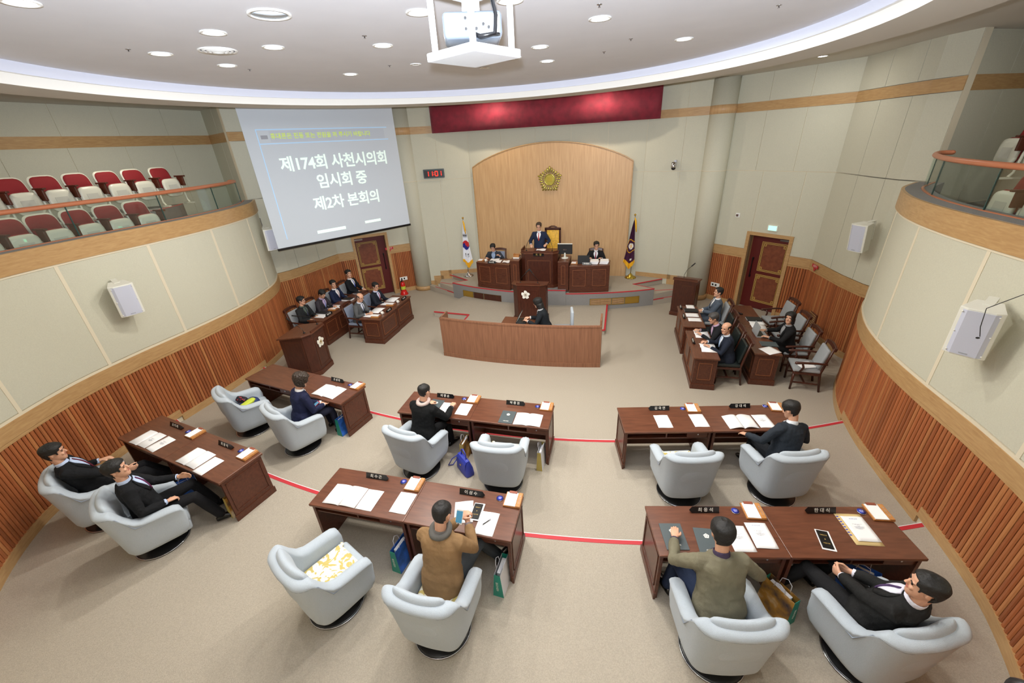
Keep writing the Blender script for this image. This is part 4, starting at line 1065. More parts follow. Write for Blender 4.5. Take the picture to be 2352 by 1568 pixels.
    for iz in range(len(zs_) - 1):
        for k in range(n):
            az = 2 * pi * (k + .5) / n; zm = (zs_[iz] + zs_[iz + 1]) / 2
            if zm >= line(az) and zm < top_cut:
                q = []
                for (a_, b_) in ((iz, k), (iz, (k + 1) % n), (iz + 1, (k + 1) % n), (iz + 1, k)):
                    for lay, o in ((0, -.004), (1, th0)):
                        if (a_, b_, lay) not in idx: idx[(a_, b_, lay)] = len(vs_); vs_.append(hp_(a_, b_, o))
                    q.append((a_, b_))
                i0 = [idx[(a_, b_, 0)] for a_, b_ in q]; i1 = [idx[(a_, b_, 1)] for a_, b_ in q]
                fs_ += [i1, i0[::-1]] + [[i0[j], i0[(j + 1) % 4], i1[(j + 1) % 4], i1[j]] for j in range(4)]
    if hair != 'bald':
        T = [HT((.03 * sin(2 * pi * k / 10), -.01 + .045 * cos(2 * pi * k / 10), .118 + th0 * .85)) for k in range(10)]
        nb = len(vs_); vs_ += T; fs_.append([nb + k for k in range(10)]); T2 = [p - (R @ V((0, 0, .03))) for p in T]; vs_ += T2; fs_.append([nb + 10 + k for k in range(10)][::-1]); fs_ += [[nb + k, nb + (k + 1) % 10, nb + 10 + (k + 1) % 10, nb + 10 + k] for k in range(10)]
    g.add(vs_, fs_)
    hm = [('REMESH', {'mode': 'VOXEL', 'voxel_size': .0065 if vox < .013 else .008, 'use_smooth_shade': True}), ('SMOOTH', {'factor': .5, 'iterations': 3})]
    if hair in ('perm', 'bob', 'short', 'high'): hm.append(('DISPLACE', {'texture': foldtex if hair != 'perm' else permtex, 'strength': .012 if hair != 'perm' else .03, 'mid_level': .4}))
    obj('hair', g, M[hmat], t, smooth=True, mods=hm)
    # face details
    g = G()
    for s in (-1, 1): g.sph(HT((s * .032, .083, .008)), (.0135, .006, .0055), 8, R=R)
    obj('eyes', g, M['eye'], t, smooth=True)
    g = G()
    for s in (-1, 1): g.tube([HT((s * .016, .092, .026)), HT((s * .034, .092, .031)), HT((s * .05, .082, .026))], .0034, 6)
    obj('eyebrows', g, M[hmat], t, smooth=True)
    obj('mouth', G().sph(HT((0, .089, -.056)), (.022, .007, .006), 10, R=R), M['lips'], t, smooth=True)
    if specs:
        g = G()
        for s in (-1, 1):
            g.torus(HT((s * .034, .103, .006)), .023, .0018, 18, 5, rot=R @ Matrix.Rotation(pi / 2, 3, 'X'), sy=.75)
            g.tube([HT((s * .057, .1, .008)), HT((s * .079, .0, .012))], .002, 5)
        g.tube([HT((-.011, .106, .008)), HT((.011, .106, .008))], .0018, 5); obj('glasses', g, M['glasses'], t, smooth=True)
    return t
permtex = bpy.data.textures.new('curls', 'CLOUDS'); permtex.noise_scale = .022
def at(k, dx, dy, dz=0): p = FRM[k] @ V((dx, dy, dz)); return p
BLK = (26, 27, 30)
def on_chair(k, d=.0): x, y, a, z, _ = CH[k]; return (x - d * sin(radians(a)), y + d * cos(radians(a)), z), radians(a)
l, a = on_chair('D1a', .02)
person('reclining man in black suit by the left wall, farther of the front left pair', l, a, BLK, (24, 24, 27), (190, 206, 236), (92, 30, 46), 'short', lean=-14, head=(-8, -2), hands=((-.3, .12, .72), (.26, .42, .72)), palms=(0, (-1, 0, 0)), curl=(.6, .7), knees=((-.12, .5, .5), (.1, .5, .52)), feet=((-.1, .78, .12), (.12, .8, .12)), vox=.009, folds=.012, seat=.44, scale=1.07)
l, a = on_chair('D1b', .02)
person('seated man in black suit with right hand raised, nearer of the front left pair', l, a, BLK, (24, 24, 27), (190, 206, 236), (96, 40, 76), 'short', lean=-4, head=(-14, 6), hands=((-.02, .4, .78), (.2, .22, .66)), palms=((1, 0, 0), 0), curl=(.3, .8), knees=((-.14, .48, .52), (.16, .46, .52)), feet=((-.12, .62, .1), (.2, .62, .1)), vox=.009, folds=.012, seat=.44, scale=1.07)
l, a = on_chair('D2b', .12)
person('woman in navy jacket with curly brown hair holding a phone', l, a, (34, 38, 66), (30, 32, 48), (244, 244, 246), None, 'perm', 'hair_brown', lean=10, head=(-14, -22), hands=((.06, .36, .66), (.14, .36, .66)), palms=((0, 0, 1), (0, 0, 1)), curl=(.6, .6), specs=True, vox=.009, folds=.012, seat=.44, female=True, scale=1.05)
l, a = on_chair('D3a', .16)
person('man in black overcoat with pale scarf resting his fist on the desk', l, a, (20, 21, 22), (24, 24, 26), (60, 60, 64), None, 'buzz', 'hair', lean=14, head=(-4, -10), hands=((-.2, .46, .76), (.24, .5, .8)), curl=(.5, 1.1), vox=.009, folds=.012, seat=.46, scarf=(206, 186, 180), coat_len=.14, scale=1.06)
l, a = on_chair('D4b', .16)
person('man in camel coat looking at a smartphone, seen from behind', l, a, (142, 112, 78), (58, 62, 66), (120, 110, 112), None, 'buzz', 'hair', lean=12, head=(-8, -16), hands=((.04, .42, .88), (.13, .42, .86)), palms=((.6, .5, 0), (-.6, .5, 0)), curl=(.7, .6), knees=((-.16, .46, .52), (.2, .48, .52)), feet=((-.1, .5, .1), (.34, .66, .1)), vox=.008, folds=.012, seat=.46, collar_col=(112, 108, 104), scarf=(104, 102, 98), coat_len=.16, scale=1.1)
l, a = on_chair('D5b', .1); l = (l[0] + .1, l[1], l[2])
person('man in dark charcoal suit with one hand on the armrest, rear right', l, a, (44, 50, 58), (34, 37, 42), (226, 232, 240), None, 'high', 'hair', lean=12, roll=9, twist=14, scale=1.06, head=(12, -24), hands=((-.36, .3, .72), (.2, .32, .68)), curl=(.4, .5), vox=.009, folds=.012, seat=.44, elbow_out=1)
l, a = on_chair('D6a', .06)
person('man in olive brown corduroy jacket reaching to a folder, seen from behind', l, a, (118, 113, 94), (38, 48, 72), (70, 60, 82), None, 'short', 'hair', lean=16, head=(-6, -12), hands=((-.24, .52, .77), (.26, .36, .7)), curl=(.15, .5), knees=((-.2, .46, .52), (.16, .46, .52)), feet=((-.24, .5, .1), (.16, .5, .1)), vox=.008, folds=.012, seat=.46, specs=True, elbow_out=1.1, wide=1.06, scale=1.1)
l, a = on_chair('D6b', .04)
person('reclining man in dark suit with clasped hands, lower right', l, a, (34, 34, 34), (30, 30, 32), (226, 226, 240), (80, 60, 100), 'high', 'hair', lean=-16, twist=20, head=(24, 2), hands=((-.1, .3, .7), (.02, .3, .7)), palms=((.8, -.3, 0), (-.8, -.3, 0)), curl=(.8, .8), knees=((-.2, .5, .54), (.08, .5, .54)), feet=((-.3, .66, .1), (.1, .66, .1)), vox=.008, folds=.012, seat=.45, wide=1.12, scale=1.08)
# officials on the left, facing +x
q = radians(90); LP_ = 'officials seated on the left'; RP_ = 'officials seated on the right'
kw = dict(vox=.012, folds=.004)
person('balding man in grey suit and dark sweater vest reading at a front left desk', (-4.95, 9.42, 0), -q, (88, 90, 92), (50, 52, 56), (214, 220, 236), (40, 46, 66), 'bald', 'hair_grey', lean=12, head=(-6, -22), hands=((.02, .44, .78), (-.0 + .2, .4, .78)), specs=True, **kw)
person('man in navy suit and red striped tie, farther front left desk', (-4.95, 10.35, 0), -q, (34, 38, 48), (30, 32, 38), (200, 208, 236), (150, 50, 60), 'high', 'hair', lean=8, head=(-20, -14), hands=((-.12, .42, .74), (.14, .42, .74)), specs=True, **kw)
person('man in black jacket turning right behind the left lectern', (-6.4, 8.92, 0), -q, (38, 40, 42), (34, 34, 38), (86, 98, 90), (60, 60, 80), 'short', 'hair', lean=5, head=(18, -4), hands=((-.1, .36, .74), (.18, .38, .74)), specs=True, **kw)
person('man in charcoal jacket and pink shirt looking down, back row left', (-6.38, 9.62, 0), -q, (58, 54, 60), (40, 40, 44), (190, 170, 206), (120, 140, 190), 'short', 'hair', lean=14, head=(-10, -30), hands=((-.12, .42, .77), (.14, .42, .77)), **kw)
person('man in bright navy suit with pale tie, back row left', (-6.4, 10.4, 0), -q, (34, 42, 70), (30, 34, 50), (240, 240, 246), (190, 160, 170), 'short', 'hair', lean=4, head=(-30, -4), hands=((-.12, .36, .72), (.14, .38, .72)), **kw)
person('man in black suit with blue tie nearest the left door', (-6.4, 11.28, 0), -q, (26, 30, 36), (26, 26, 30), (236, 238, 244), (60, 80, 170), 'short', 'hair', lean=2, head=(-24, 4), hands=((-.12, .36, .72), (.14, .38, .72)), seat=.47, scale=1.03, **kw)
# officials on the right, facing -x
person('bald man in navy suit with light blue tie reading papers, front row right', (4.63, 8.5, 0), q, (36, 42, 56), (30, 34, 44), (220, 230, 246), (150, 180, 220), 'bald', 'hair', lean=10, head=(34, -8), hands=((-.1, .4, .8), (.16, .42, .8)), palms=((0, 0, -1), (0, 0, -1)), **kw)
person('man in black suit leaning forward over a white folder, front row right', (4.63, 9.08, 0), q, (34, 36, 40), (30, 30, 34), (196, 170, 200), None, 'short', 'hair_grey', lean=20, head=(6, -18), hands=((-.08, .48, .8), (.18, .48, .8)), **kw)
person('upright man in grey blue suit and black vest, front row right', (4.76, 10.7, 0), q, (84, 94, 108), (70, 78, 90), (238, 240, 246), (40, 40, 46), 'high', 'hair', lean=0, head=(10, 2), hands=((-.02, .32, .72), (.06, .32, .72)), curl=(.9, .9), **kw)
person('woman in black jacket and grey blouse turning to the camera, back row right', (5.98, 9.2, 0), q, (28, 28, 30), (28, 28, 30), (150, 152, 156), None, 'bob', 'hair', lean=8, head=(48, 2), hands=((-.14, .46, .8), (.3, .4, .78)), female=True, elbow_out=.9, **kw)
# podium
person('man in dark jacket lifting a sheet at the left wing desk of the podium', (-1.9, 13.35, PZ), pi, (52, 56, 64), (34, 34, 38), (150, 170, 200), None, 'short', 'hair', lean=14, head=(0, -22), hands=((-.26, .34, .94), (.22, .36, .86)), specs=True, curl=(.7, .9), **kw)
person('standing man in navy suit and red tie speaking at the high desk', (-.3, 13.22, .84), pi, (40, 50, 74), (34, 40, 56), (236, 238, 246), (190, 70, 66), 'high', 'hair_brown', stand=True, lean=5, head=(0, -16), hands=((-.26, .24, 1.06), (.24, .26, 1.04)), specs=True, **kw)
person('young man in black suit and dark red tie behind the laptop on the podium', (1.52, 13.5, PZ), pi, (32, 32, 34), (28, 28, 30), (236, 236, 242), (130, 40, 56), 'short', 'hair', lean=6, head=(12, -8), hands=((-.2, .34, .86), (.2, .34, .86)), specs=True, **kw)
# typist, facing -x
person('typist in black jacket with wavy dark hair at the laptop', (.62, 9.02, .15), q, (32, 36, 40), (30, 30, 32), (240, 240, 244), None, 'bob', 'hair', lean=14, head=(-4, -16), hands=((-.14, .44, .82), (.1, .44, .82)), seat=.5, female=True, **kw)
# ---------------------------------------------------------------- things on the desks
M['black_plate'] = mat('black_plate', (20, 20, 22), .25)
M['tray_wood'] = wood('tray_wood', (170, 112, 58), (196, 136, 76), (2, 14, 14), .4)
M['clip_red'] = mat('clip_red', (140, 74, 54), .5); M['coaster'] = mat('coaster', (62, 74, 190), .3)
M['folder'] = mat('folder', (72, 82, 86), .5); M['folder_black'] = mat('folder_black', (30, 31, 34), .5)
M['letter_white'] = mat('letter_white', (236, 234, 226), .5)
POS = {-1: 'left', 1: 'right'}
SEATN = {'D1': 'front left', 'D2': 'rear left', 'D3': 'rear middle', 'D4': 'front middle', 'D5': 'rear right', 'D6': 'front right'}
def on(k, dx, dy, dz=.75): return FRM[k] @ V((dx, dy, dz))
def ang(k, a=0): return radians(DESKS[k][2] + a)
def nameplate(label, loc, rz, body, L=.3, flip=False, h=.075, size=.052, group='name plates on the members desks'):
    t = thing('nameplate', label, 'nameplate', loc, rz, group)
    s = -1 if flip else 1
    g = G(); P_ = [(-L / 2, -.03, 0), (L / 2, -.03, 0), (L / 2, .03, 0), (-L / 2, .03, 0), (-L / 2, .0, h), (L / 2 - .0, .0, h)]
    g.add(P_, [(0, 1, 5, 4), (1, 2, 5), (2, 3, 4, 5), (3, 0, 4), (0, 3, 2, 1)]); 
    e = s * L / 2
    g.add([(e, -.03, 0), (e, .0, h), (e + s * .035, -.015, h * .5), (e, .03, 0)], [(0, 2, 1), (1, 2, 3), (0, 3, 2), (0, 1, 3)])
    obj('plate', g, M['black_plate'], t)
    a = atan2(h, .03)
    text('lettering', body, size, M['letter_white'], t, (0, -.0165, h * .5), (a, 0, 0), .0006, bold=.0007)
    return t
NP = [('D1', -1, -.66, .22, '조 익 래', 'black name plate on the front left desk, left of the pair', False), ('D1', 1, .63, .22, '최 동 식', 'black name plate on the front left desk, right of the pair', False),
      ('D2', 1, .65, .265, '조 성 자', 'black name plate on the rear left desk', False), ('D3', -1, -.65, .24, '여 명 순', 'black name plate before the man in black, rear middle', False), ('D3', 1, .64, .235, '박 종 권', 'black name plate on the rear middle desk, right place', False),
      ('D4', -1, -.68, .25, '최 수 근', 'black name plate on the front middle desk, left place', False), ('D4', 1, .66, .23, '이 삼 수', 'black name plate before the man in the camel coat', False),
      ('D5', -1, -.64, .245, '김 국 연', 'black name plate on the rear right desk, left place', True), ('D5', 1, .645, .27, '강 대 석', 'black name plate behind the open booklet, rear right', True),
      ('D6', -1, -.65, .25, '최 용 석', 'black name plate on the front right desk, left place', True), ('D6', 1, .62, .25, '한 대 식', 'black name plate left of the striped envelope', True)]
for k, s, dx, dy, b, lb, fl in NP: nameplate(lb, on(k, dx, dy), ang(k), b, flip=fl)
def memo_tray(label, loc, rz, t=None):
    t = thing('memo_tray', label, 'memo tray', loc, rz, 'wooden memo trays on the desks')
    obj('tray', G().bb((-.105, -.11, 0), (.105, .11, .022)), M['tray_wood'], t, bevel=.004)
    obj('note_paper', G().bb((-.092, -.105, .022), (.045, .1, .03)), M['paper'], t)
    obj('clip', G().bb((-.07, .085, .028), (.03, .12, .036)), M['clip_red'], t, bevel=.002)
    obj('ridge', G().bb((.05, -.108, .02), (.102, .108, .034)), M['tray_wood'], t, bevel=.003)
    text('lettering', '● 사 천 시 의 회', .018, M['ink'], t, (.076, 0, .0345), (0, 0, -pi / 2), .0004)
    return t
mt = None
for k, dx, dy, a, lb in [('D1', -.15, .22, 0, 'front left desk, left place'), ('D1', 1.14, .21, 0, 'front left desk, right end'), ('D2', 1.18, .25, 0, 'rear left desk, right end'), ('D3', -.11, .24, 0, 'rear middle desk, at its seam'), ('D3', 1.19, .24, 0, 'rear middle desk, right end'),
                         ('D4', -.12, .23, 0, 'front middle desk, at its seam'), ('D4', 1.2, .23, 0, 'front middle desk, right end'), ('D5', -.11, .25, -4, 'rear right desk, at its seam'), ('D5', 1.2, .24, -8, 'rear right desk, right end'), ('D6', -.12, .24, -4, 'front right desk, at its seam'), ('D6', 1.22, .23, -4, 'front right desk, right end')]:
    lb2 = 'wooden memo tray with white notes, ' + lb
    if mt is None: mt = memo_tray(lb2, on(k, dx, dy, .751), ang(k, a))
    else: dup(mt, on(k, dx, dy, .751), ang(k, a), lb2)
cs = None
for k, dx, dy, lb in [('D1', -.335, .21, 'front left desk, left place'), ('D1', .96, .23, 'front left desk, right place'), ('D2', .995, .24, 'rear left desk'), ('D3', -.29, .24, 'rear middle desk, left place'), ('D3', 1.035, .23, 'rear middle desk, right place'), ('D4', -.29, .25, 'front middle desk, left place'), ('D4', 1.03, .23, 'front middle desk, right place'),
                      ('D5', -.265, .25, 'rear right desk, left place'), ('D5', 1.05, .28, 'rear right desk, right place'), ('D6', -.31, .25, 'front right desk, left place'), ('D6', 1.06, .25, 'front right desk, right place')]:
    lb2 = 'round blue coaster left of the memo tray, ' + lb
    if cs is None:
        cs = thing('coaster', lb2, 'coaster', on(k, dx, dy, .751), ang(k), 'blue coasters')
        obj('rim', G().lathe([(.043, 0), (.046, .004), (.043, .009)], 24), M['chrome'], cs, smooth=True); obj('disc', G().lathe([(.042, .009), (.001, .012)], 24), M['coaster'], cs, smooth=True)
        text('lettering', '사천시\n의회', .016, M['letter_white'], cs, (0, 0, .0115), (0, 0, 0), .0003)
    else: dup(cs, on(k, dx, dy, .751), ang(k), lb2)
# papers
PW, PH = .222, .318
def sheet(label, loc, rz, w_=PW, h=PH, wave=.004, lines=None, m_='paper', cat='paper', name='paper_sheet', group='papers on the desks', ttl=None):
    t = thing(name, label, cat, loc, rz, group)
    g = G(); R_ = []
    for i in range(7):
        x = -w_ / 2 + w_ * i / 6; R_.append([V((x, -h / 2 + h * j / 6, .002 + wave * (.5 + .5 * sin(i * 1.1 + j * .6)) * (1 if (i in (0, 6) or j in (0, 6)) else .3))) for j in range(7)])
    g.loft(R_, 0, False, False)
    obj('page', g, M[m_], t, smooth=True, mods=[('SOLIDIFY', {'thickness': .0015})])
    if lines:
        z = .0022 + wave * .4
        if ttl: text('title', ttl, .013, M['ink_blue'], t, (0, h * .39, z + .001), (0, 0, 0), .0002)
        text('printed_text', lines, .009, M['ink'], t, (0, h * .08, z + .001), (0, 0, 0), .0002)
    return t
TX = '일시  2013. 12. 18.  11:00\n장소  본회의장\n\n의사일정\n1. 회의록 서명의원 선임의 건\n2. 조례안 심사보고의 건\n3. 예산안 심사보고의 건\n4. 휴회의 건'
def open_doc(label, loc, rz, w_=.45, h=PH, curl=.012, printed=False):
    t = thing('open_booklet', label, 'booklet', loc, rz, 'papers on the desks')
    for s in (-1, 1):
        R_ = []
        for i in range(9):
            x = w_ / 2 * i / 8; z = .003 + curl * sin(pi * min(1, (i / 8) ** .6)) ; R_.append([V((s * x, -h / 2 + h * j / 2 + (.004 if s > 0 else 0), z)) for j in range(3)])
        obj('page', G().loft(R_, 0, False, False), M['paper'], t, smooth=True, mods=[('SOLIDIFY', {'thickness': .003})])
    if printed: text('printed_text', TX, .008, M['ink'], t, (w_ * .26, 0, curl + .006), (0, 0, 0), .0002)
    return t
Z1 = .751
open_doc('open white booklet on the front left desk, left place', on('D1', -.78, -.15, Z1), ang('D1', 2), .43, printed=True)
sheet('single printed sheet beside the open booklet, front left desk', on('D1', -.42, -.14, Z1), ang('D1', -3), lines=TX)
open_doc('open white booklet on the front left desk, right place', on('D1', .46, -.13, Z1), ang('D1', 0), .45)
sheet('single blank sheet right of the open booklet, front left desk', on('D1', .82, -.16, Z1), ang('D1', -1))
open_doc('wide open white booklet on the rear left desk', on('D2', .78, -.08, Z1), ang('D2', 0), .54, .36)
sheet('white sheet under the fist of the man in black', on('D3', -.5, -.08, Z1), ang('D3', 0)); sheet('white sheet at the seam of the rear middle desk', on('D3', -.19, -.06, Z1), ang('D3', 0))
open_doc('open white booklet partly over a grey folder, rear middle desk', on('D3', .95, -.15, Z1), ang('D3', 0), .44)
open_doc('open white booklet on the front middle desk, left place', on('D4', -.92, -.11, Z1), ang('D4', 0), .46); sheet('white sheet touching the open booklet, front middle desk', on('D4', -.57, -.11, Z1), ang('D4', 0), lines=TX)
sheet('white sheet at the seam of the front middle desk', on('D4', -.13, -.07, Z1), ang('D4', 0)); sheet('white sheet behind the smartphone, front middle desk', on('D4', .66, -.05, Z1), ang('D4', 18)); sheet('white sheet with a pen lying on it, front middle desk', on('D4', .98, -.15, Z1), ang('D4', 0))
sheet('white sheet on the rear right desk, left place', on('D5', -.67, -.07, Z1), ang('D5', 0)); sheet('white sheet at the seam of the rear right desk', on('D5', -.12, -.06, Z1), ang('D5', 0))
open_doc('open booklet with curling pages on the rear right desk', on('D5', .48, -.12, Z1), ang('D5', 0), .44, curl=.03); sheet('printed sheet right of the curling booklet', on('D5', .83, -.1, Z1), ang('D5', 0), lines=TX)
sheet('printed sheet half hidden behind the man in the olive jacket', on('D6', -.42, -.11, Z1), ang('D6', 0), lines=TX); sheet('printed sheet with a blue title on the front right desk, left place', on('D6', -.18, -.07, .754), ang('D6', -2), lines=TX, ttl='제174회 임시회')
t = sheet('tan envelope with a striped left edge on the front right desk', on('D6', .87, .02, Z1), ang('D6', 0), .27, .4, m_='envelope' if 'envelope' in M else 'joint', cat='envelope', name='envelope') if 0 else None
M['envelope'] = mat('envelope', (214, 188, 132), .7)
t = sheet('tan envelope with blue stripes along its left edge, front right desk', on('D6', .87, .02, Z1), ang('D6', -3), .27, .4, m_='envelope', cat='envelope', name='envelope', wave=.002)
for i in range(8): obj('stripe', G().bb((-.133, .15 - i * .034, .005), (-.11, .163 - i * .034, .006)), M['coaster'], t)
sheet('printed sheet with a blue title on the tan envelope', on('D6', .89, .02, .758), ang('D6', -3), lines=TX, ttl='제174회 임시회')
# folders with the pentagonal emblem
def pent_folder(label, loc, rz, w_=.235, h=.33):
    t = thing('emblem_folder', label, 'folder', loc, rz, 'grey folders with a white emblem')
    obj('cover', G().bb((-w_ / 2, -h / 2, 0), (w_ / 2, h / 2, .006)), M['folder'], t, bevel=.002)
    pts = [(.032 * sin(2 * pi * k / 5), .032 * cos(2 * pi * k / 5) + h * .2) for k in range(5)]
    obj('emblem', G().prism(pts, .006, .007), M['letter_white'], t)
    obj('emblem_ring', G().torus((0, h * .2, .0072), .014, .0016, 20, 4), M['folder'], t)
    text('lettering', '사천시의회', .02, M['letter_white'], t, (0, -h * .33, .0065), (0, 0, 0), .0004, bold=.0005)
    return t
pent_folder('grey emblem folder nearest the left edge of the front right desk', on('D6', -1.1, -.09, Z1), ang('D6', 0)); pent_folder('grey emblem folder under the hand of the man in the olive jacket', on('D6', -.76, -.15, Z1), ang('D6', -5))
pent_folder('grey emblem folder left of the white booklet, rear middle desk', on('D3', .6, -.14, Z1), ang('D3', 0)); pent_folder('grey emblem folder before the man in black, rear middle desk', on('D3', -.74, -.03, Z1), ang('D3', -4))
def wallet(label, loc, rz):
    t = thing('boxed_booklet', label, 'booklet', loc, rz)
    obj('sleeve', G().bb((-.065, -.125, 0), (.065, .125, .006)), M['paper'], t, bevel=.001); obj('cover', G().bb((-.058, -.108, .006), (.046, .11, .016)), M['black_plate'], t, bevel=.004)
    text('lettering', '대한민국\n\n\n✿\n\n\n지방의회', .017, M['gold_paint'], t, (-.006, 0, .0165), (0, 0, 0), .0003)
wallet('black booklet with gold print in a white sleeve, front right desk', on('D6', .45, -.12, Z1), ang('D6', -14)); wallet('black booklet with gold print in a white sleeve, front middle desk', on('D4', .82, -.02, .756), ang('D4', 2))
t = thing('pen', 'black pen lying across a sheet on the front middle desk', 'pen', on('D4', .97, -.14, .762), ang('D4', -38))
obj('barrel', G().tube([(0, -.05, 0), (0, .04, 0)], .005, 8), M['black'], t, smooth=True); obj('tip', G().tube([(0, -.05, 0), (0, -.066, 0)], [.004, .001], 8), M['chrome'], t); obj('cap', G().tube([(0, .04, 0), (0, .062, 0)], .0052, 8), M['chrome'], t)
M['screen_glow'] = mat('screen_glow', (70, 130, 160), .3, emit=.4)
def phone(label, loc, rot, case):
    t = thing('smartphone', label, 'phone', loc); t.rotation_euler = rot
    obj('case', G().bb((-.04, -.078, -.005), (.04, .078, .004)), M[case], t, bevel=.004); obj('screen', G().bb((-.035, -.06, .004), (.035, .062, .0055)), M['screen_glow'], t)
    obj('home_button', G().bb((-.01, -.073, .004), (.01, -.066, .006)), M['black'], t)
# ---------------------------------------------------------------- bags
M['teal'] = mat('teal', (30, 138, 122), .4); M['bag_gold'] = mat('bag_gold', (190, 170, 96), .5); M['bag_white'] = mat('bag_white', (226, 228, 236), .5); M['bag_blue'] = mat('bag_blue', (46, 92, 176), .4, var=.5, vscale=6)
M['blue_leather'] = mat('blue_leather', (52, 64, 168), .45, bump=.2, bscale=80); M['cord'] = mat('cord', (232, 234, 244), .6)
M['bag_night'] = mat('bag_night', (40, 40, 50), .4, var=.1, vscale=5); rr_ = [n for n in M['bag_night'].node_tree.nodes if n.type == 'VALTORGB'][0].color_ramp
rr_.elements[0].color = lin((24, 34, 58)); rr_.elements[1].color = lin((232, 222, 196)); rr_.elements.new(.5).color = lin((176, 128, 52))
def shopping_bag(label, loc, rz, end, side, w_=.13, d=.3, h=.36, lettering=True, group='paper shopping bags beside the desks'):
    t = thing('shopping_bag', label, 'bag', loc, rz, group); x, y = w_ / 2, d / 2
    def wall(pts, m_, nm): 
        g = G(); c = V((0, 0, h / 2)); g.add(pts, [(0, 1, 2, 3)]); obj(nm, g, M[m_], t, mods=[('SOLIDIFY', {'thickness': .003, 'offset': 0})])
    tx = x * .55
    wall([(-x, -y, 0), (x, -y, 0), (tx, -y + .01, h), (-tx, -y + .01, h)], end, 'end_panel'); wall([(-x, y, 0), (x, y, 0), (tx, y - .01, h), (-tx, y - .01, h)], end, 'end_panel')
    wall([(-x, -y, 0), (-x, y, 0), (-tx, y - .01, h), (-tx, -y + .01, h)], side, 'side_panel'); wall([(x, -y, 0), (x, y, 0), (tx, y - .01, h), (tx, -y + .01, h)], side, 'side_panel')
    wall([(-x, -y, .002), (x, -y, .002), (x, y, .002), (-x, y, .002)], end, 'base')
    obj('contents', G().bb((-tx * .6, -y * .6, .01), (tx * .6, y * .7, h * .93)), M['paper'], t, bevel=.006)
    for s in (-1, 1): obj('handle', G().tube([(s * tx, -y * .35, h - .02), (s * (tx + .01), -y * .3, h + .06), (s * (tx + .02), 0, h + .09), (s * (tx + .01), y * .3, h + .06), (s * tx, y * .35, h - .02)], .004, 6), M['cord'], t, smooth=True)
    if lettering: text('lettering', '사천시의회', .034, M['letter_white'], t, (0, -y - .004, h * .5), (pi / 2, -pi / 2, 0), .0005)
    return t
shopping_bag('white and blue paper bag with a teal end beside the rear left desk', (-2.62, 5.2, F1), radians(-12), 'teal', 'bag_blue', lettering=False)
shopping_bag('gold paper bag leaning on the rear middle desk, right end', (1.2, 5.02, F1), radians(-3), 'bag_gold', 'bag_white', .1, lettering=False); shopping_bag('gold and black paper bag behind the blue handbag', (-.1, 4.98, F1), radians(-4), 'bag_gold', 'bag_night', .1, lettering=False)
shopping_bag('teal paper bag between the halves of the front middle desk', (-.17, 2.88, F2), radians(-8), 'teal', 'bag_blue'); shopping_bag('teal paper bag at the right end of the front middle desk', (1.13, 2.86, F2), radians(-4), 'teal', 'bag_white')
shopping_bag('large paper bag with a night view between the front right desk halves', (4.08, 3.2, F2), radians(38), 'teal', 'bag_night', .15, .34, .38); shopping_bag('blue seascape paper bag under the front right desk, right half', (4.98, 3.62, F2), radians(60), 'bag_blue', 'bag_blue', .14, .32, .38, lettering=False)
shopping_bag('gold paper bag leaning on the right end of the front left desk', (-2.96, 3.14, F2), radians(-14), 'bag_gold', 'bag_night', .09, lettering=False); shopping_bag('white and blue paper bag under the front left desk seam', (-3.95, 3.18, F2), radians(-30), 'bag_white', 'bag_blue', .12, lettering=False)
t = thing('handbag', 'bright blue leather handbag standing on the floor', 'bag', (.0, 4.66, F1), radians(-42)); t.scale = (1.15, 1.15, 1.15)
R_ = []
for z, a, b in ((0, .16, .07), (.02, .165, .075), (.12, .155, .065), (.22, .13, .035), (.25, .12, .02)): R_.append(ellring(V((0, 0, z)), V((1, 0, 0)), V((0, 1, 0)), a, b, 16, 5))
obj('body', G().loft(R_), M['blue_leather'], t, smooth=True); g = G(); g.loft([[V((x, y, z)) for x in (-.125, 0, .125)] for y, z in ((.02, .25), (-.03, .245), (-.055, .2), (-.068, .13))], 0, False, False)
obj('flap', g, M['blue_leather'], t, mods=[('SOLIDIFY', {'thickness': .006})]); obj('clasp', G().sph((0, -.07, .14), (.02, .008, .014)), M['gold'], t, smooth=True)
obj('handle', G().tube([(-.07, 0, .24), (-.06, 0, .34), (0, 0, .38), (.06, 0, .34), (.07, 0, .24)], .009, 8), M['blue_leather'], t, smooth=True); obj('strap', G().tube([(-.13, .0, .22), (-.2, -.1, .12), (-.22, -.16, .02), (-.2, -.1, .01), (-.17, -.02, .12)], .007, 6), M['blue_leather'], t, smooth=True)
# handbag and scarf on the armchair
cx_, cy_, ca, _, _ = CH['D2a']
t = thing('tote_bag', 'dark blue tote bag with yellow lining lying on the armchair', 'bag', (cx_ + .05, cy_ + .02, F1 + .47), radians(ca - 60))
M['navy_leather'] = mat('navy_leather', (38, 54, 104), .5); M['lime'] = mat('lime', (198, 212, 70), .6)
obj('body', G().loft([ellring(V((0, 0, z)), V((1, 0, 0)), V((0, 1, 0)), a, b, 18, 4) for z, a, b in ((0, .2, .14), (.02, .21, .15), (.1, .2, .12), (.14, .19, .1))]), M['navy_leather'], t, smooth=True)
obj('lining', G().loft([ellring(V((.02, .03, z)), V((1, 0, 0)), V((0, 1, 0)), a, b, 14, 3) for z, a, b in ((.13, .17, .08), (.165, .15, .06), (.17, .08, .03))]), M['lime'], t, smooth=True, mods=[('DISPLACE', {'texture': foldtex, 'strength': .03})])
obj('handle', G().tube([(-.1, -.13, .1), (-.09, -.2, .06), (0, -.22, .04), (.09, -.2, .06), (.1, -.13, .1)], .008, 6), M['navy_leather'], t, smooth=True)
M['dotted'] = mat('dotted', (44, 30, 40), .7); nt = M['dotted'].node_tree
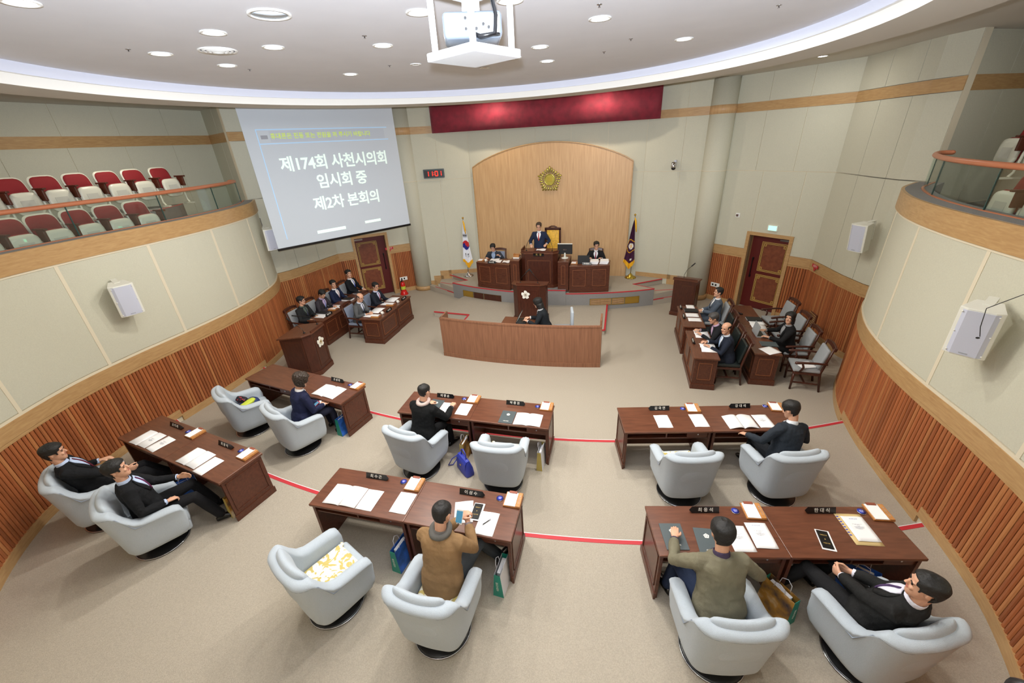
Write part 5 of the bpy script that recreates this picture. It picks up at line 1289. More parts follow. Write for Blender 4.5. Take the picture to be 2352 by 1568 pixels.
v_ = nt.nodes.new('ShaderNodeTexVoronoi'); v_.inputs['Scale'].default_value = 28; r_n = nt.nodes.new('ShaderNodeValToRGB'); r_n.color_ramp.interpolation = 'CONSTANT'; r_n.color_ramp.elements[0].color = lin((190, 50, 60)); r_n.color_ramp.elements[1].position = .33; r_n.color_ramp.elements[1].color = lin((34, 26, 34))
tcn = nt.nodes.new('ShaderNodeTexCoord'); nt.links.new(tcn.outputs['Object'], v_.inputs['Vector']); nt.links.new(v_.outputs['Distance'], r_n.inputs[0]); nt.links.new(r_n.outputs[0], nt.nodes['Principled BSDF'].inputs[0])
t = thing('scarf', 'crumpled black scarf with red dots on the armchair', 'scarf', (cx_ - .1, cy_ + .06, F1 + .6)); obj('cloth', G().sph((0, 0, .03), (.13, .08, .06), 16), M['dotted'], t, smooth=True, mods=[('SUBSURF', {'levels': 1, 'render_levels': 1}), ('DISPLACE', {'texture': foldtex, 'strength': .08})])
# floral cushions
M['floral'] = mat('floral', (240, 238, 224), .8); nt = M['floral'].node_tree
n1 = nt.nodes.new('ShaderNodeTexNoise'); n1.inputs['Scale'].default_value = 9; n1.inputs['Detail'].default_value = 1.5; n1.inputs['Distortion'].default_value = 2.2
rn = nt.nodes.new('ShaderNodeValToRGB'); rn.color_ramp.elements[0].position = .5; rn.color_ramp.elements[0].color = lin((240, 237, 222)); rn.color_ramp.elements[1].position = .54; rn.color_ramp.elements[1].color = lin((200, 180, 104))
tcn = nt.nodes.new('ShaderNodeTexCoord'); nt.links.new(tcn.outputs['Object'], n1.inputs['Vector']); nt.links.new(n1.outputs['Fac'], rn.inputs[0]); nt.links.new(rn.outputs[0], nt.nodes['Principled BSDF'].inputs[0])
for k, lb in (('D4a', 'cream floral seat cushion on the empty front middle armchair'), ('D3b', 'cream floral seat cushion behind the blue handbag armchair back'), ('D5a', 'cream floral seat cushion on the empty rear right armchair'), ('D4b', 'cream floral seat cushion under the man in the camel coat')):
    x, y, a, z, _ = CH[k]
    t = thing('seat_cushion', lb, 'cushion', (x - .04 * sin(radians(a)), y + .04 * cos(radians(a)), z + .475), radians(a), 'floral seat cushions')
    obj('pad', G().bb((-.22, -.2, 0), (.22, .26, .05)), M['floral'], t, bevel=.022, seg=3, smooth=True); obj('tie', G().sph((-.2, .27, .03), (.03, .02, .02)), M['floral'], t, smooth=True)
# items of the officials
def cup(label, loc):
    t = thing('cup', label, 'cup', loc); obj('bowl', G().lathe([(.026, 0), (.03, .004), (.042, .07), (.04, .07), (.028, .012), (.001, .01)], 20), M['letter_white'], t, smooth=True); obj('handle', G().torus((.046, 0, .038), .018, .005, 14, 6, rot=Matrix.Rotation(pi / 2, 3, 'X')), M['letter_white'], t, smooth=True)
cup('white cup on the nearer front left officials desk', (-4.12, 9.36, .75)); cup('white cup on the farther front left officials desk', (-4.12, 10.26, .75)); cup('white cup on the left wing desk of the podium', (-2.02, 12.62, PZ + .86))
for x, y, s_, lb in ((-4.05, 9.6, 0, 'nearer front desk of the left officials'), (-4.08, 10.56, 0, 'farther front desk of the left officials'), (-5.68, 9.1, 0, 'back row desk of the left officials, nearest the lectern'), (-5.66, 9.85, 0, 'back row desk of the left officials, middle')):
    nameplate('black name plate on the ' + lb, (x, y, .75), pi + pi / 2 + pi, '부 시 장' if x > -5 else '총무국장', .24, size=.045, group='name plates of the officials')
for x, y, lb, b in ((3.92, 10.75, 'farther front desk of the right officials, far end', '기획실장'), (3.92, 10.12, 'farther front desk of the right officials, near end', '사무국장'), (3.95, 8.72, 'nearer front desk of the right officials', '보건소장')):
    nameplate('black name plate on the ' + lb, (x, y, .75), -pi / 2 + 0, b, .22, size=.042, group='name plates of the officials')
for x, y, lb in ((-4.2, 9.16, 'nearer front desk of the left officials'), (-4.24, 10.06, 'farther front desk of the left officials'), (-5.82, 9.5, 'back desk of the left officials')): dup(mt, (x, y, .751), -pi / 2, 'wooden memo tray with white notes on the ' + lb)
o = -pi / 2
open_doc('open papers before the balding man in grey', (-4.42, 9.6, .752), o, .4, .3); sheet('white sheet beside the hand of the balding man', (-4.42, 9.2, .752), o); open_doc('open papers at the farther front left officials desk', (-4.42, 10.5, .752), o, .4, .3); sheet('white sheet left of the open papers, farther front left desk', (-4.42, 10.12, .752), o)
sheet('white sheet before the man behind the left lectern', (-5.85, 8.98, .752), o); sheet('white sheet on the back row left desk, middle', (-5.86, 9.75, .752), o)
def book(label, loc, rz, m_, th=.03, w_=.23, h=.32):
    t = thing('document_folder', label, 'folder', loc, rz, 'document folders on the officials desks'); obj('cover', G().bb((-w_ / 2, -h / 2, th - .003), (w_ / 2, h / 2, th)).bb((-w_ / 2, -h / 2, 0), (w_ / 2, h / 2, .003)).bb((-w_ / 2, -h / 2, 0), (-w_ / 2 + .003, h / 2, th)), M[m_], t); obj('pages', G().bb((-w_ / 2 + .004, -h / 2 + .004, .003), (w_ / 2 - .003, h / 2 - .004, th - .003)), M['paper'], t)
book('black folder on the back row left desk, nearest the lectern', (-5.94, 9.2, .75), o, 'folder_black'); book('black folder before the man looking down', (-6.0, 9.6, .75), o + .3, 'folder_black', .02); book('thick white document with black cover, back row left desk', (-5.86, 10.3, .75), o, 'folder_black', .05); book('black folder before the man with the blue tie', (-5.9, 10.95, .75), o, 'folder_black', .02)
book('black folder on the farther front right desk', (4.14, 10.56, .75), -o, 'folder_black', .025); sheet('white sheet on the black folder of the farther front right desk', (4.16, 10.82, .752), -o, .3, .2); sheet('white sheet in the middle of the farther front right desk', (4.13, 10.27, .752), -o, .24, .3); sheet('white sheet at the near end of the farther front right desk', (4.15, 9.98, .752), -o, .22, .3)
open_doc('open white folder under the hands of the man leaning forward', (4.18, 9.14, .752), -o, .4, .3); open_doc('open papers in the hands of the bald man', (4.2, 8.45, .752), -o, .4, .3, .03)
book('dark folder on the farther back right desk', (5.5, 10.15, .75), -o, 'folder_black', .03); sheet('white sheet beside the dark folder, back row right', (5.52, 9.98, .752), -o); open_doc('printed papers before the woman', (5.5, 9.68, .752), -o, .4, .3, printed=True)
book('slate blue folder under the hand of the woman', (5.46, 8.8, .75), -o, 'folder', .015); sheet('white sheets at the near end of the back right desk', (5.4, 8.5, .752), -o + .5, .3, .3); sheet('loose white papers on the empty grey armchair', (6.1, 8.45, .5), -o + .3, .26, .34)
t = thing('telephone', 'small black handset on the farther back right desk', 'phone', (5.27, 10.5, .75), .6); obj('handset', G().bb((-.03, -.08, 0), (.03, .08, .03)), M['black'], t, bevel=.01); obj('keypad', G().bb((-.02, -.05, .03), (.02, .03, .033)), M['chrome'], t)
def laptop(label, loc, rz, open_a=105, m_='black_matte', scr='black'):
    t = thing('laptop', label, 'laptop', loc, rz); obj('keyboard_base', G().bb((-.18, -.12, 0), (.18, .12, .02)), M[m_], t, bevel=.004)
    Rm = Matrix.Translation((0, .12, .02)) @ Matrix.Rotation(radians(open_a - 180), 4, 'X') @ Matrix.Translation((0, 0, 0))
    l_ = obj('lid', G().bb((-.18, -.24, -.006), (.18, 0, .006)).xf(Rm), M[m_], t); obj('display', G().bb((-.165, -.225, -.008), (.165, -.015, -.0062)).xf(Rm), M[scr], l_)
    obj('keys', G().bb((-.16, -.05, .02), (.16, .09, .022)), M['black'], t)
M['display_grey'] = mat('display_grey', (196, 200, 190), .4, emit=.5)
laptop('open laptop on the back right desk before the woman', (5.42, 9.3, .75), -o, 100, 'grey_fab', 'display_grey'); laptop('dark laptop on the right wing desk of the podium', (1.2, 12.62, PZ + .86), pi, 100); laptop('open laptop in front of the typist', (.0, 9.05, .89), -o, 115, 'black_matte', 'display_grey')
t = thing('monitor', 'black computer monitor on the right pedestal of the podium', 'monitor', (.6, 12.66, 1.54)); obj('stand', G().lathe([(.12, 0), (.11, .015), (.03, .03)], 20), M['plastic'], t, smooth=True); obj('neck', G().tube([(0, 0, .02), (0, .02, .16)], .03, 8), M['plastic'], t); obj('screen_housing', G().bb((-.23, .0, .12), (.23, .05, .44)), M['black_matte'], t, bevel=.01); obj('bezel_top', G().bb((-.23, -.002, .43), (.23, .055, .45)), M['plastic'], t); obj('rear_label', G().bb((-.06, -.003, .24), (.06, 0, .28)), M['chrome'], t)
t = thing('gavel_box', 'stacked wooden gavel box on the left pedestal', 'box', (-.95, 12.6, 1.54)); obj('box', G().bb((-.1, -.1, 0), (.1, .1, .04)), M['letter_white'], t); obj('lid', G().bb((-.09, -.09, .04), (.1, .1, .1)), M['tray_wood'], t, bevel=.004)
t = thing('gavel', 'wooden gavel lying on the box on the left pedestal', 'gavel', (-.95, 12.6, 1.66)); obj('mallet_head', G().tube([(-.08, -.03, 0), (-.08, .04, 0)], .024, 12), M['tray_wood'], t, smooth=True); obj('handle', G().tube([(-.08, 0, 0), (.12, 0, .01)], .008, 8), M['tray_wood'], t)
for x, s, lb in ((-.6, 1, 'left gooseneck microphone on the high desk'), (.22, -1, 'right gooseneck microphone on the high desk')):
    gooseneck(lb, (x, 12.52, 1.79), 0, [(0, 0, 0), (s * -.01, -.0, .12), (s * .04, .02, .26), (s * .14, .08, .42)])
for x, y, lb, w_ in ((-1.62, 12.62, 'sheet pile left of the cup on the left wing desk', .3), (-1.3, 12.6, 'white papers at the right end of the left wing desk', .24), (-1.75, 12.8, 'white sheet lifted by the man at the left wing desk', .3)): sheet(lb, (x, y, PZ + .864), pi, w_, .28, .02)
for x, y, lb in ((1.52, 12.62, 'thick white paper pile on the right wing desk, left one'), (1.82, 12.66, 'thick white paper pile on the right wing desk, right one')):
    t = thing('paper_pile', lb, 'papers', (x, y, PZ + .86), 0, 'paper piles on the right wing desk')
    for j in range(4): obj('bundle', G().box((.01 * (j % 2), .008 * (j % 3), .012 + j * .022), (.25, .3, .02), rz=.06 * (j - 1.5)), M['paper'], t, bevel=.003)
dup(mt, (-2.2, 12.72, PZ + .861), 0, 'wooden memo tray at the left end of the podium left wing desk'); dup(mt, (.92, 12.55, PZ + .861), 0, 'wooden memo tray at the left end of the podium right wing desk')
nameplate('black name plate on the podium left wing desk', (-1.75, 12.4, PZ + .86), 0, '의사국장', .26, size=.045, group='name plates of the officials'); nameplate('black name plate on the podium right wing desk', (1.3, 12.42, PZ + .86), 0, '의사담당', .26, size=.045, group='name plates of the officials')
sheet('white sheet before the standing speaker', (-.15, 12.66, 1.785), 0, .3, .24, .02)
phone('smartphone with a lit screen held by the man in the camel coat', (.7, 2.86, 1.27), (radians(50), 0, 0), 'letter_white'); phone('red cased smartphone held by the woman in navy', (-2.93, 5.0, .84), (radians(20), 0, radians(-20)), 'red_strip')

# ---------------------------------------------------------------- gallery seats
M['seat_red'] = mat('seat_red', (140, 30, 36), .8, bump=.2, bscale=120); M['seat_white'] = mat('seat_white', (222, 222, 206), .35); M['arm_brown'] = mat('arm_brown', (84, 42, 28), .35)
M['perf'] = mat('perf', (200, 200, 188), .5)
def gallery_seat(label, loc, rz):
    t = thing('gallery_seat', label, 'seat', loc, rz, 'folding gallery seats')
    tilt = Matrix.Translation((0, -.12, .37)) @ Matrix.Rotation(radians(14), 4, 'X')
    def rr(w_, h, y, n=24, r=.35): return [V((w_ * copysign(abs(cos(2 * pi * k / n)) ** .45, cos(2 * pi * k / n)), y, h * copysign(abs(sin(2 * pi * k / n)) ** .5, sin(2 * pi * k / n)) + h)) for k in range(n)]
    sh = obj('back_shell', G().loft([rr(.235, .25, -.02), rr(.24, .255, .0), rr(.235, .25, .012)]).xf(tilt), M['seat_white'], t, smooth=True)
    obj('back_upholstery', G().loft([rr(.215, .235, .0), rr(.21, .23, .03), rr(.18, .2, .04)]).xf(tilt @ Matrix.Translation((0, 0, .015))), M['seat_red'], t, smooth=True)
    fl = Matrix.Translation((0, .03, .2)) @ Matrix.Rotation(radians(4), 4, 'X')
    obj('seat_shell', G().loft([rr(.2, .19, .0), rr(.21, .2, .02), rr(.205, .195, .05), rr(.17, .16, .06)]).xf(fl), M['seat_white'], t, smooth=True)
    obj('perforated_patch', G().bb((-.1, .058, .1), (.1, .064, .26)).xf(fl), M['perf'], t)
    obj('seat_upholstery', G().loft([rr(.19, .19, -.03), rr(.2, .2, .0)]).xf(fl @ Matrix.Translation((0, 0, .012))), M['seat_red'], t, smooth=True)
    for s in ((-1,) if rz > -9 else (-1, 1)):
        ar = obj('armrest', G().bb((s * .262 - .028, -.1, .62), (s * .262 + .028, .2, .65)).bb((s * .262 - .02, -.04, .42), (s * .262 + .02, .14, .62)), M['arm_brown'], t, bevel=.008)
        obj('leg', G().tube([(s * .262, .0, .45), (s * .262, .03, .1), (s * .262, .08, .03)], .022, 8).bb((s * .262 - .03, -.08, 0), (s * .262 + .03, .2, .03)), M['seat_white'], t, smooth=False)
    return t
gs = None
for row, X, ys, z in (('upper', -8.4, [8.18, 7.57, 7.03, 6.47, 5.94, 5.42, 4.9], 3.95), ('lower', -7.3, [6.58, 6.05, 5.53, 5.03, 4.56, 4.08], 3.37)):
    for i, y in enumerate(ys):
        lb = 'folding gallery seat with red back, %s row on the left, %s from the glass end' % (row, ['first', 'second', 'third', 'fourth', 'fifth', 'sixth', 'seventh'][i])
        if gs is None: gs = gallery_seat(lb, (X, y, z), -pi / 2)
        else: dup(gs, (X, y, z), -pi / 2, lb)
for X, y, z, lb in ((8.4, 9.15, 3.95, 'folding gallery seat seen edge on, upper row on the right, end seat'), (8.4, 8.55, 3.95, 'folding gallery seat seen edge on, upper row on the right, second seat'), (7.35, 7.3, 3.37, 'folding gallery seat behind glass, lower row on the right, end seat'), (7.35, 6.75, 3.37, 'folding gallery seat behind glass, lower row on the right, second seat')):
    dup(gs, (X, y, z), pi / 2, lb)
# ---------------------------------------------------------------- things on walls and ceiling
def speaker(label, loc, rz, tilt=8, w_=.34, d=.27, h=.56):
    t = thing('wall_speaker', label, 'speaker', loc, rz, 'white wall speakers'); t.rotation_euler = (radians(tilt), 0, rz)   # front = -y
    f, b = w_ / 2, w_ * .3
    g = G(); g.prism([(-b, d / 2), (-f, -d / 2 + .03), (-f * .6, -d / 2), (f * .6, -d / 2), (f, -d / 2 + .03), (b, d / 2)], -h / 2, h / 2); obj('cabinet', g, M['plastic'], t, bevel=.008)
    g = G(); q = -d / 2 - .006
    g.prism([(-f * .93, q + .034), (-f * .6, q), (f * .6, q), (f * .93, q + .034), (f * .93, q + .04), (f * .6, q + .008), (-f * .6, q + .008), (-f * .93, q + .04)], -h / 2 + .02, h / 2 - .02); gr = obj('grille', g, M['grille'], t)
    for x in (-1, 1):
        for z in (-.42, 0, .42): obj('screw', G().sph((x * f * .8, q + .012, z * h), (.009, .006, .009), 8), M['letter_white'], gr, smooth=True)
    obj('badge', G().bb((-.035, q - .003, -h * .43), (.035, q, -h * .41)), M['ink'], t)
    obj('bracket', G().bb((-.04, d * .1, h / 2), (.04, d / 2 + .12, h / 2 + .006)).bb((-.04, d / 2 + .1, -.1), (.04, d / 2 + .12, h / 2)), M['plastic'], t)
    return t
speaker('white wall speaker on the left curved wall', (-6.0, 4.78, 2.84), radians(68)); speaker('white wall speaker half behind the projection screen', (-6.72, 8.95, 2.95), radians(62))
speaker('white wall speaker near the right door', (7.02, 9.85, 2.8), radians(-62)); t = speaker('large white wall speaker with a dangling wire on the right', (5.98, 5.02, 2.86), radians(-42))
c_ = thing('dangling_wire', 'thin dark wire hanging over the right wall speaker', 'cable', (0, 0, 0)); obj('wire', G().tube([(5.86, 4.78, 2.88), (5.84, 4.8, 2.98), (5.86, 4.86, 3.16), (6.0, 4.75, 3.35), (6.15, 4.6, 3.52), (6.22, 4.5, 3.7)], .004, 6), M['black'], c_, smooth=True); obj('plug', G().sph((5.84, 4.77, 2.87), (.02, .012, .01), 8), M['black'], c_)
# projection screen
a_, b_ = V((-6.25, 8.62, 0)), V((-4.24, 12.0, 0)); SW = (b_ - a_).length; sa = atan2((b_ - a_).y, (b_ - a_).x)
t = thing('projection_screen', 'large hanging projection screen with projected white lettering', 'screen', (a_ + b_) / 2, sa)     # local -y faces the room
M['screen_cloth'] = mat('screen_cloth', (190, 198, 206), .8, emit=.1, ecol=(200, 208, 222)); M['proj_text'] = mat('proj_text', (226, 246, 238), .8, emit=.35); M['proj_yellow'] = mat('proj_yellow', (196, 220, 90), .8, emit=.3); M['proj_blue'] = mat('proj_blue', (170, 205, 238), .8, emit=.25); M['proj_band'] = mat('proj_band', (184, 192, 203), .8, emit=.1)  # projected picture put into the colours; faint glow stands in for the projector's light
h = SW / 2; obj('cloth', G().bb((-h, -.004, 2.76), (h, .004, 6.12)), M['screen_cloth'], t); obj('bottom_bar', G().bb((-h - .02, -.02, 2.7), (h + .02, .02, 2.76)), M['black'], t, bevel=.008); obj('roller_case', G().bb((-h - .05, -.06, 6.03), (h + .05, .06, 6.148)), M['plastic'], t)
def scr(name, bt, size, x, z, m_, b=0, sp=1.0): text(name, bt, size, M[m_], t, (x, -.0065, z), (pi / 2, 0, 0), .001, bold=b, spacing=sp)
scr('lettering', '제174회 사천시의회', .37, .1, 4.68, 'proj_text', .008, .95); scr('lettering', '임시회 중', .37, .12, 4.22, 'proj_text', .008, .95); scr('lettering', '제2차 본회의', .37, .15, 3.68, 'proj_text', .008, .95)
scr('lettering', '휴대폰은 진동 또는 전원을 꺼 주시기 바랍니다', .135, -.12, 5.32, 'proj_yellow', .002)
obj('projected_band', G().bb((-1.42, -.0055, 5.2), (1.6, -.0045, 5.44)), M['proj_band'], t)
for z in (5.16, 5.46): obj('projected_line', G().bb((-1.7, -.006, z), (1.7, -.0045, z + .02)), M['proj_blue'], t)
obj('projected_line', G().bb((-1.7, -.006, 2.95), (-1.68, -.0045, 5.46)), M['proj_blue'], t); obj('projected_logo', G().bb((-1.62, -.0065, 5.27), (-1.47, -.005, 5.35)), M['ink'], t); obj('projected_gleam', G().bb((-.9, -.006, 2.95), (-.1, -.0045, 3.03)), M['proj_text'], t); obj('projected_gleam', G().bb((.5, -.006, 3.0), (1.0, -.0045, 3.07)), M['proj_text'], t)
# banner
t = thing('banner', 'long crimson banner hanging above the arched oak panel', 'banner'); g = G(); R_ = []
for i in range(60):
    x = -3.89 + 7.045 * i / 59; R_.append([V((x, 13.8 + .012 * sin(i * .9), 5.29)), V((x, 13.8 + .012 * sin(i * .9), 6.145))])
g.loft(R_, 0, False, False); obj('velvet', g, M['crimson'], t, smooth=True, mods=[('SOLIDIFY', {'thickness': .02})]); obj('hanging_rail', G().bb((-3.9, 13.78, 6.12), (3.16, 13.83, 6.149)), M['crimson'], t)
# emblem on the panel
t = thing('wall_emblem', 'golden pentagonal blossom emblem on the arched panel', 'emblem', (-.09, 14.1, 3.74)); M['emblem_gold'] = mat('emblem_gold', (188, 176, 84), .25, .85)
obj('disc', G().tube([(0, 0, 0), (0, -.03, 0)], .185, 40), M['emblem_gold'], t, bevel=.008); obj('disc_rim', G().torus((0, -.03, 0), .165, .018, 36, 8, rot=Matrix.Rotation(pi / 2, 3, 'X')), M['emblem_gold'], t, smooth=True)
text('emblem_character', '議', .2, M['brass'], t, (0, -.034, 0), (pi / 2, 0, 0), .006)
for k in range(25):
    s_ = k / 5; i = int(s_); f = s_ - i; A0 = V((sin(2 * pi * i / 5), 0, cos(2 * pi * i / 5))); A1 = V((sin(2 * pi * (i + 1) / 5), 0, cos(2 * pi * (i + 1) / 5))); p = (A0.lerp(A1, f)) * .385
    d = p.normalized(); obj('petal', G().tube([d * .21 + V((0, -.01, 0)), p * .8 + V((0, -.02, 0)), p + V((0, -.015, 0))], [.012, .022, .03], 8, caps='round'), M['emblem_gold'], t, smooth=True)
# clock
fa = atan2(.63, 2.05)
t = thing('digital_clock', 'black digital wall clock showing 11:01 in red', 'clock', (-4.02, 13.82, 4.08), fa); obj('case', G().bb((-.35, -.04, -.14), (.35, .04, .14)), M['folder'], t, bevel=.01); obj('face', G().bb((-.32, -.044, -.11), (.32, -.04, .11)), M['black'], t)
def seg7(ch_, x):
    on_ = {'1': 'bc', '0': 'abcdef'}[ch_]; W_, H_ = .045, .075; S_ = {'a': ((-W_, H_), (W_, H_)), 'b': ((W_, H_), (W_, 0)), 'c': ((W_, 0), (W_, -H_)), 'd': ((-W_, -H_), (W_, -H_)), 'e': ((-W_, 0), (-W_, -H_)), 'f': ((-W_, H_), (-W_, 0))}
    for c in on_:
        p0, p1 = S_[c]; obj('digit_segment', G().tube([(x + p0[0] * .94, -.047, p0[1] * .93), (x + p1[0] * .94, -.047, p1[1] * .93)], .011, 6), M['glow_red'], t)
for c, x in zip('1101', (-.22, -.085, .09, .21)): seg7(c, x)
for z in (-.03, .03): obj('colon_dot', G().sph((.005, -.046, z), .01, 8), M['glow_red'], t)
# small wall things
def wallbox(name, label, cat, loc, rz, s, m_, extra=None, group=None):
    t = thing(name, label, cat, loc, rz, group); obj('housing', G().bb((-s[0] / 2, -s[1], -s[2] / 2), (s[0] / 2, 0, s[2] / 2)), M[m_], t, bevel=.005)
    for nm, a, b, mm in (extra or []): obj(nm, G().bb(a, b), M[mm], t)
    return t
aR = radians(-41); aL = radians(41)
t = thing('dome_camera', 'silver dome camera on the wall right of the panel', 'camera', (3.72, 13.93, 4.02), -fa); obj('mount', G().bb((-.03, -.1, .0), (.03, 0, .16)), M['grille'], t); obj('housing', G().lathe([(.001, .12), (.07, .11), (.075, -.02), (.07, -.04)], 20, (-.03, -.12, 0)), M['chrome'], t, smooth=True); obj('dome', G().sph((-.03, -.12, -.05), (.065, .065, .06), 14), M['black'], t, smooth=True)
wallbox('exit_sign', 'lit green exit sign above the right door', 'sign', (6.29, 12.66, 2.44), aR, (.26, .06, .15), 'white_paint', [('lit_panel', (-.1, -.064, -.055), (.1, -.06, .055), 'glow_green')])
wallbox('wall_sensor', 'small square sensor high between column and right door', 'sensor', (5.52, 13.33, 2.68), aR, (.12, .03, .12), 'white_paint', [('lens', (-.03, -.06, -.03), (.03, -.03, .03), 'chrome')])
for lb, l, r in (('white double wall socket below the rail, right of the plain lectern', (5.3, 13.52, .52), aR), ('white double wall socket above the fire extinguisher', (-5.56, 13.3, .52), aL)):
    wallbox('wall_socket', lb, 'socket', (l[0] - .04 * sin(r) * -1, l[1] - .04, l[2]), r, (.28, .02, .13), 'white_paint', [('socket_hole', (-.1, -.024, -.03), (-.05, -.02, .03), 'black'), ('socket_hole', (.0, -.024, -.03), (.05, -.02, .03), 'black')], 'wall sockets')
wallbox('wall_switch', 'small white switch on the slatted wall behind the left officials', 'switch', (-7.42, 9.0, .95), pi / 2, (.07, .02, .16), 'white_paint', [('rocker', (-.02, -.026, -.03), (.02, -.02, .03), 'plastic')])
wallbox('wall_vent', 'brass louvred vent low on the slatted wall behind the grey chairs', 'vent', (7.2, 11.2, .42), -pi / 2, (.42, .03, .34), 'mahog_top', [('louvre', (-.18, -.036, -.13 + i * .05), (.18, -.03, -.11 + i * .05), 'oak') for i in range(6)])
for lb, l, r in (('red and white fire extinguisher sign on the left oak rail', (-5.78, 13.06, 1.66), aL), ('red fire extinguisher sign on the right oak rail', (7.1, 11.62, 1.64), radians(-86))):
    t = thing('safety_sign', lb, 'sign', l, r, 'fire extinguisher signs'); obj('board', G().bb((-.14, -.01, -.0), (.14, 0, .08)), M['red_strip'], t); g = G().add([(-.06, -.008, -.01), (.06, -.008, -.01), (0, -.008, -.09), (-.06, 0, -.01), (.06, 0, -.01), (0, 0, -.09)], [(0, 1, 2), (3, 5, 4), (0, 3, 4, 1), (1, 4, 5, 2), (2, 5, 3, 0)]); obj('arrow', g, M['red_strip'], t); text('lettering', '소화기', .07, M['letter_white'], t, (0, -.011, .04), (pi / 2, 0, 0), .0006)
M['fire_red'] = mat('fire_red', (206, 34, 30), .25)
t = thing('fire_extinguisher', 'red fire extinguisher on a red stand beside the left column', 'extinguisher', (-5.45, 12.98, 0), radians(20)); obj('stand', G().lathe([(.15, 0), (.15, .02), (.11, .1), (.1, .14)], 24), M['fire_red'], t, smooth=True); obj('cylinder', G().lathe([(.08, .1), (.085, .13), (.085, .4), (.06, .46), (.03, .49)], 24), M['fire_red'], t, smooth=True); obj('label', G().lathe([(.0865, .2), (.0865, .32)], 24, cap=False), M['lime'], t, smooth=True); obj('valve', G().tube([(0, 0, .48), (0, 0, .54)], .02, 8).bb((-.02, -.1, .53), (.02, .04, .56)), M['black'], t); obj('hose', G().tube([(0, -.04, .52), (-.08, -.07, .48), (-.1, -.06, .3), (-.09, -.04, .16)], .012, 8), M['black'], t, smooth=True)
# flags
def flag(label, loc, kind):
    t = thing('flag', label, 'flag', loc)
    obj('pole', G().tube([(0, 0, .05), (-.0, 0, 2.05)], .013, 8), M['chrome'], t, smooth=True); obj('finial', G().sph((0, 0, 2.08), .035, 14), M['gold'], t, smooth=True); obj('base', G().lathe([(.19, 0), (.185, .02), (.1, .07), (.04, .13), (.02, .16)], 28), M['brass' if kind else 'chrome'], t, smooth=True)
    NU, NV = 44, 96; g = G(); vs = []; fs = []; mi = []
    zt, zb = 1.92, .3
    for j in range(NV + 1):
        v = j / NV
        for i in range(NU + 1):
            u = i / NU; wd = .03 + .3 * v ** .75 if not kind else .02 + .31 * v ** .85
            x = (u - (.35 if not kind else .75)) * wd * 1.15; lowv = (abs(u - .55) * 1.0) * .32 if v > .0 else 0
            z = zt - (zt - zb) * v * (1 - lowv * (v ** 3)) ; y = -.03 - .05 * v * (.6 + .5 * sin(u * 15 + v * 2)) - .02 * sin(u * 31)
            if u * 0 == 0: vs.append((x, y, z))
    for j in range(NV):
        for i in range(NU):
            u, v = (i + .5) / NU, (j + .5) / NV; z = zt - (zt - zb) * v; m_ = 0
            wd = .03 + .3 * v ** .75; X = (u - .5) * wd * 1.15; 
            if v > .88 + .0 * u: m_ = 1
            if not kind:
                if v < .17 and u > .55: m_ = 1
                zc = 1.14; r = hypot(X / .125, (z - zc) / .17)
                if r < 1:
                    m_ = 2 if (z - zc) > .0 + .07 * sin(pi * X / .125) * -1 else 3
                for zc2, gap in ((1.48, False), (.76, True)):
                    dz = z - zc2
                    if abs(X) < .07 and any(abs(dz - q_) < .012 for q_ in (-.045, 0, .045)) and not (gap and abs(X) < .012): m_ = 4
            else:
                zc = 1.08; r = hypot((X + .0) / .105, (z - zc) / .13)
                if r < .8: m_ = 5
                if r < .45 and (i + j) % 2 == 0: m_ = 1
                r2 = hypot((X) / .16, (z - zc) / .22) * (1 + .12 * cos(5 * atan2(z - zc, X + 1e-6)))
                if .86 < r2 < 1.0: m_ = 1
                if hypot(X - .04, z - .62) < .035: m_ = 5
            fs.append((j * (NU + 1) + i, j * (NU + 1) + i + 1, (j + 1) * (NU + 1) + i + 1, (j + 1) * (NU + 1) + i)); mi.append(m_)
    me = bpy.data.meshes.new('cloth'); me.from_pydata(vs, [], fs); me.polygons.foreach_set('material_index', mi)
    for m_ in ((mat('flag_cloth', (236, 238, 244), .7) if not kind else mat('flag_cloth', (70, 22, 58), .7)), M['flag_fringe'], M['flag_red'], M['flag_blue'], M['black_matte'], M['letter_white']): me.materials.append(m_)
    obj('cloth', me, None, t, smooth=True)
    obj('tassel', G().tube([(0, -.03, 2.0), (.03, -.05, 1.9), (.05, -.06, 1.72), (.07, -.06, 1.55)], [.01, .03, .028, .015], 8), M['flag_fringe'], t, smooth=True)
M['flag_fringe'] = mat('flag_fringe', (236, 178, 30), .7); M['flag_red'] = mat('flag_red', (205, 46, 52), .7); M['flag_blue'] = mat('flag_blue', (44, 44, 140), .7)
flag('white national flag with a red and blue disc on the left of the podium', (-3.1, 13.72, PZ), 0); flag('dark purple flag with a round gold and white badge, right of the panel', (2.68, 13.95, PZ), 1)
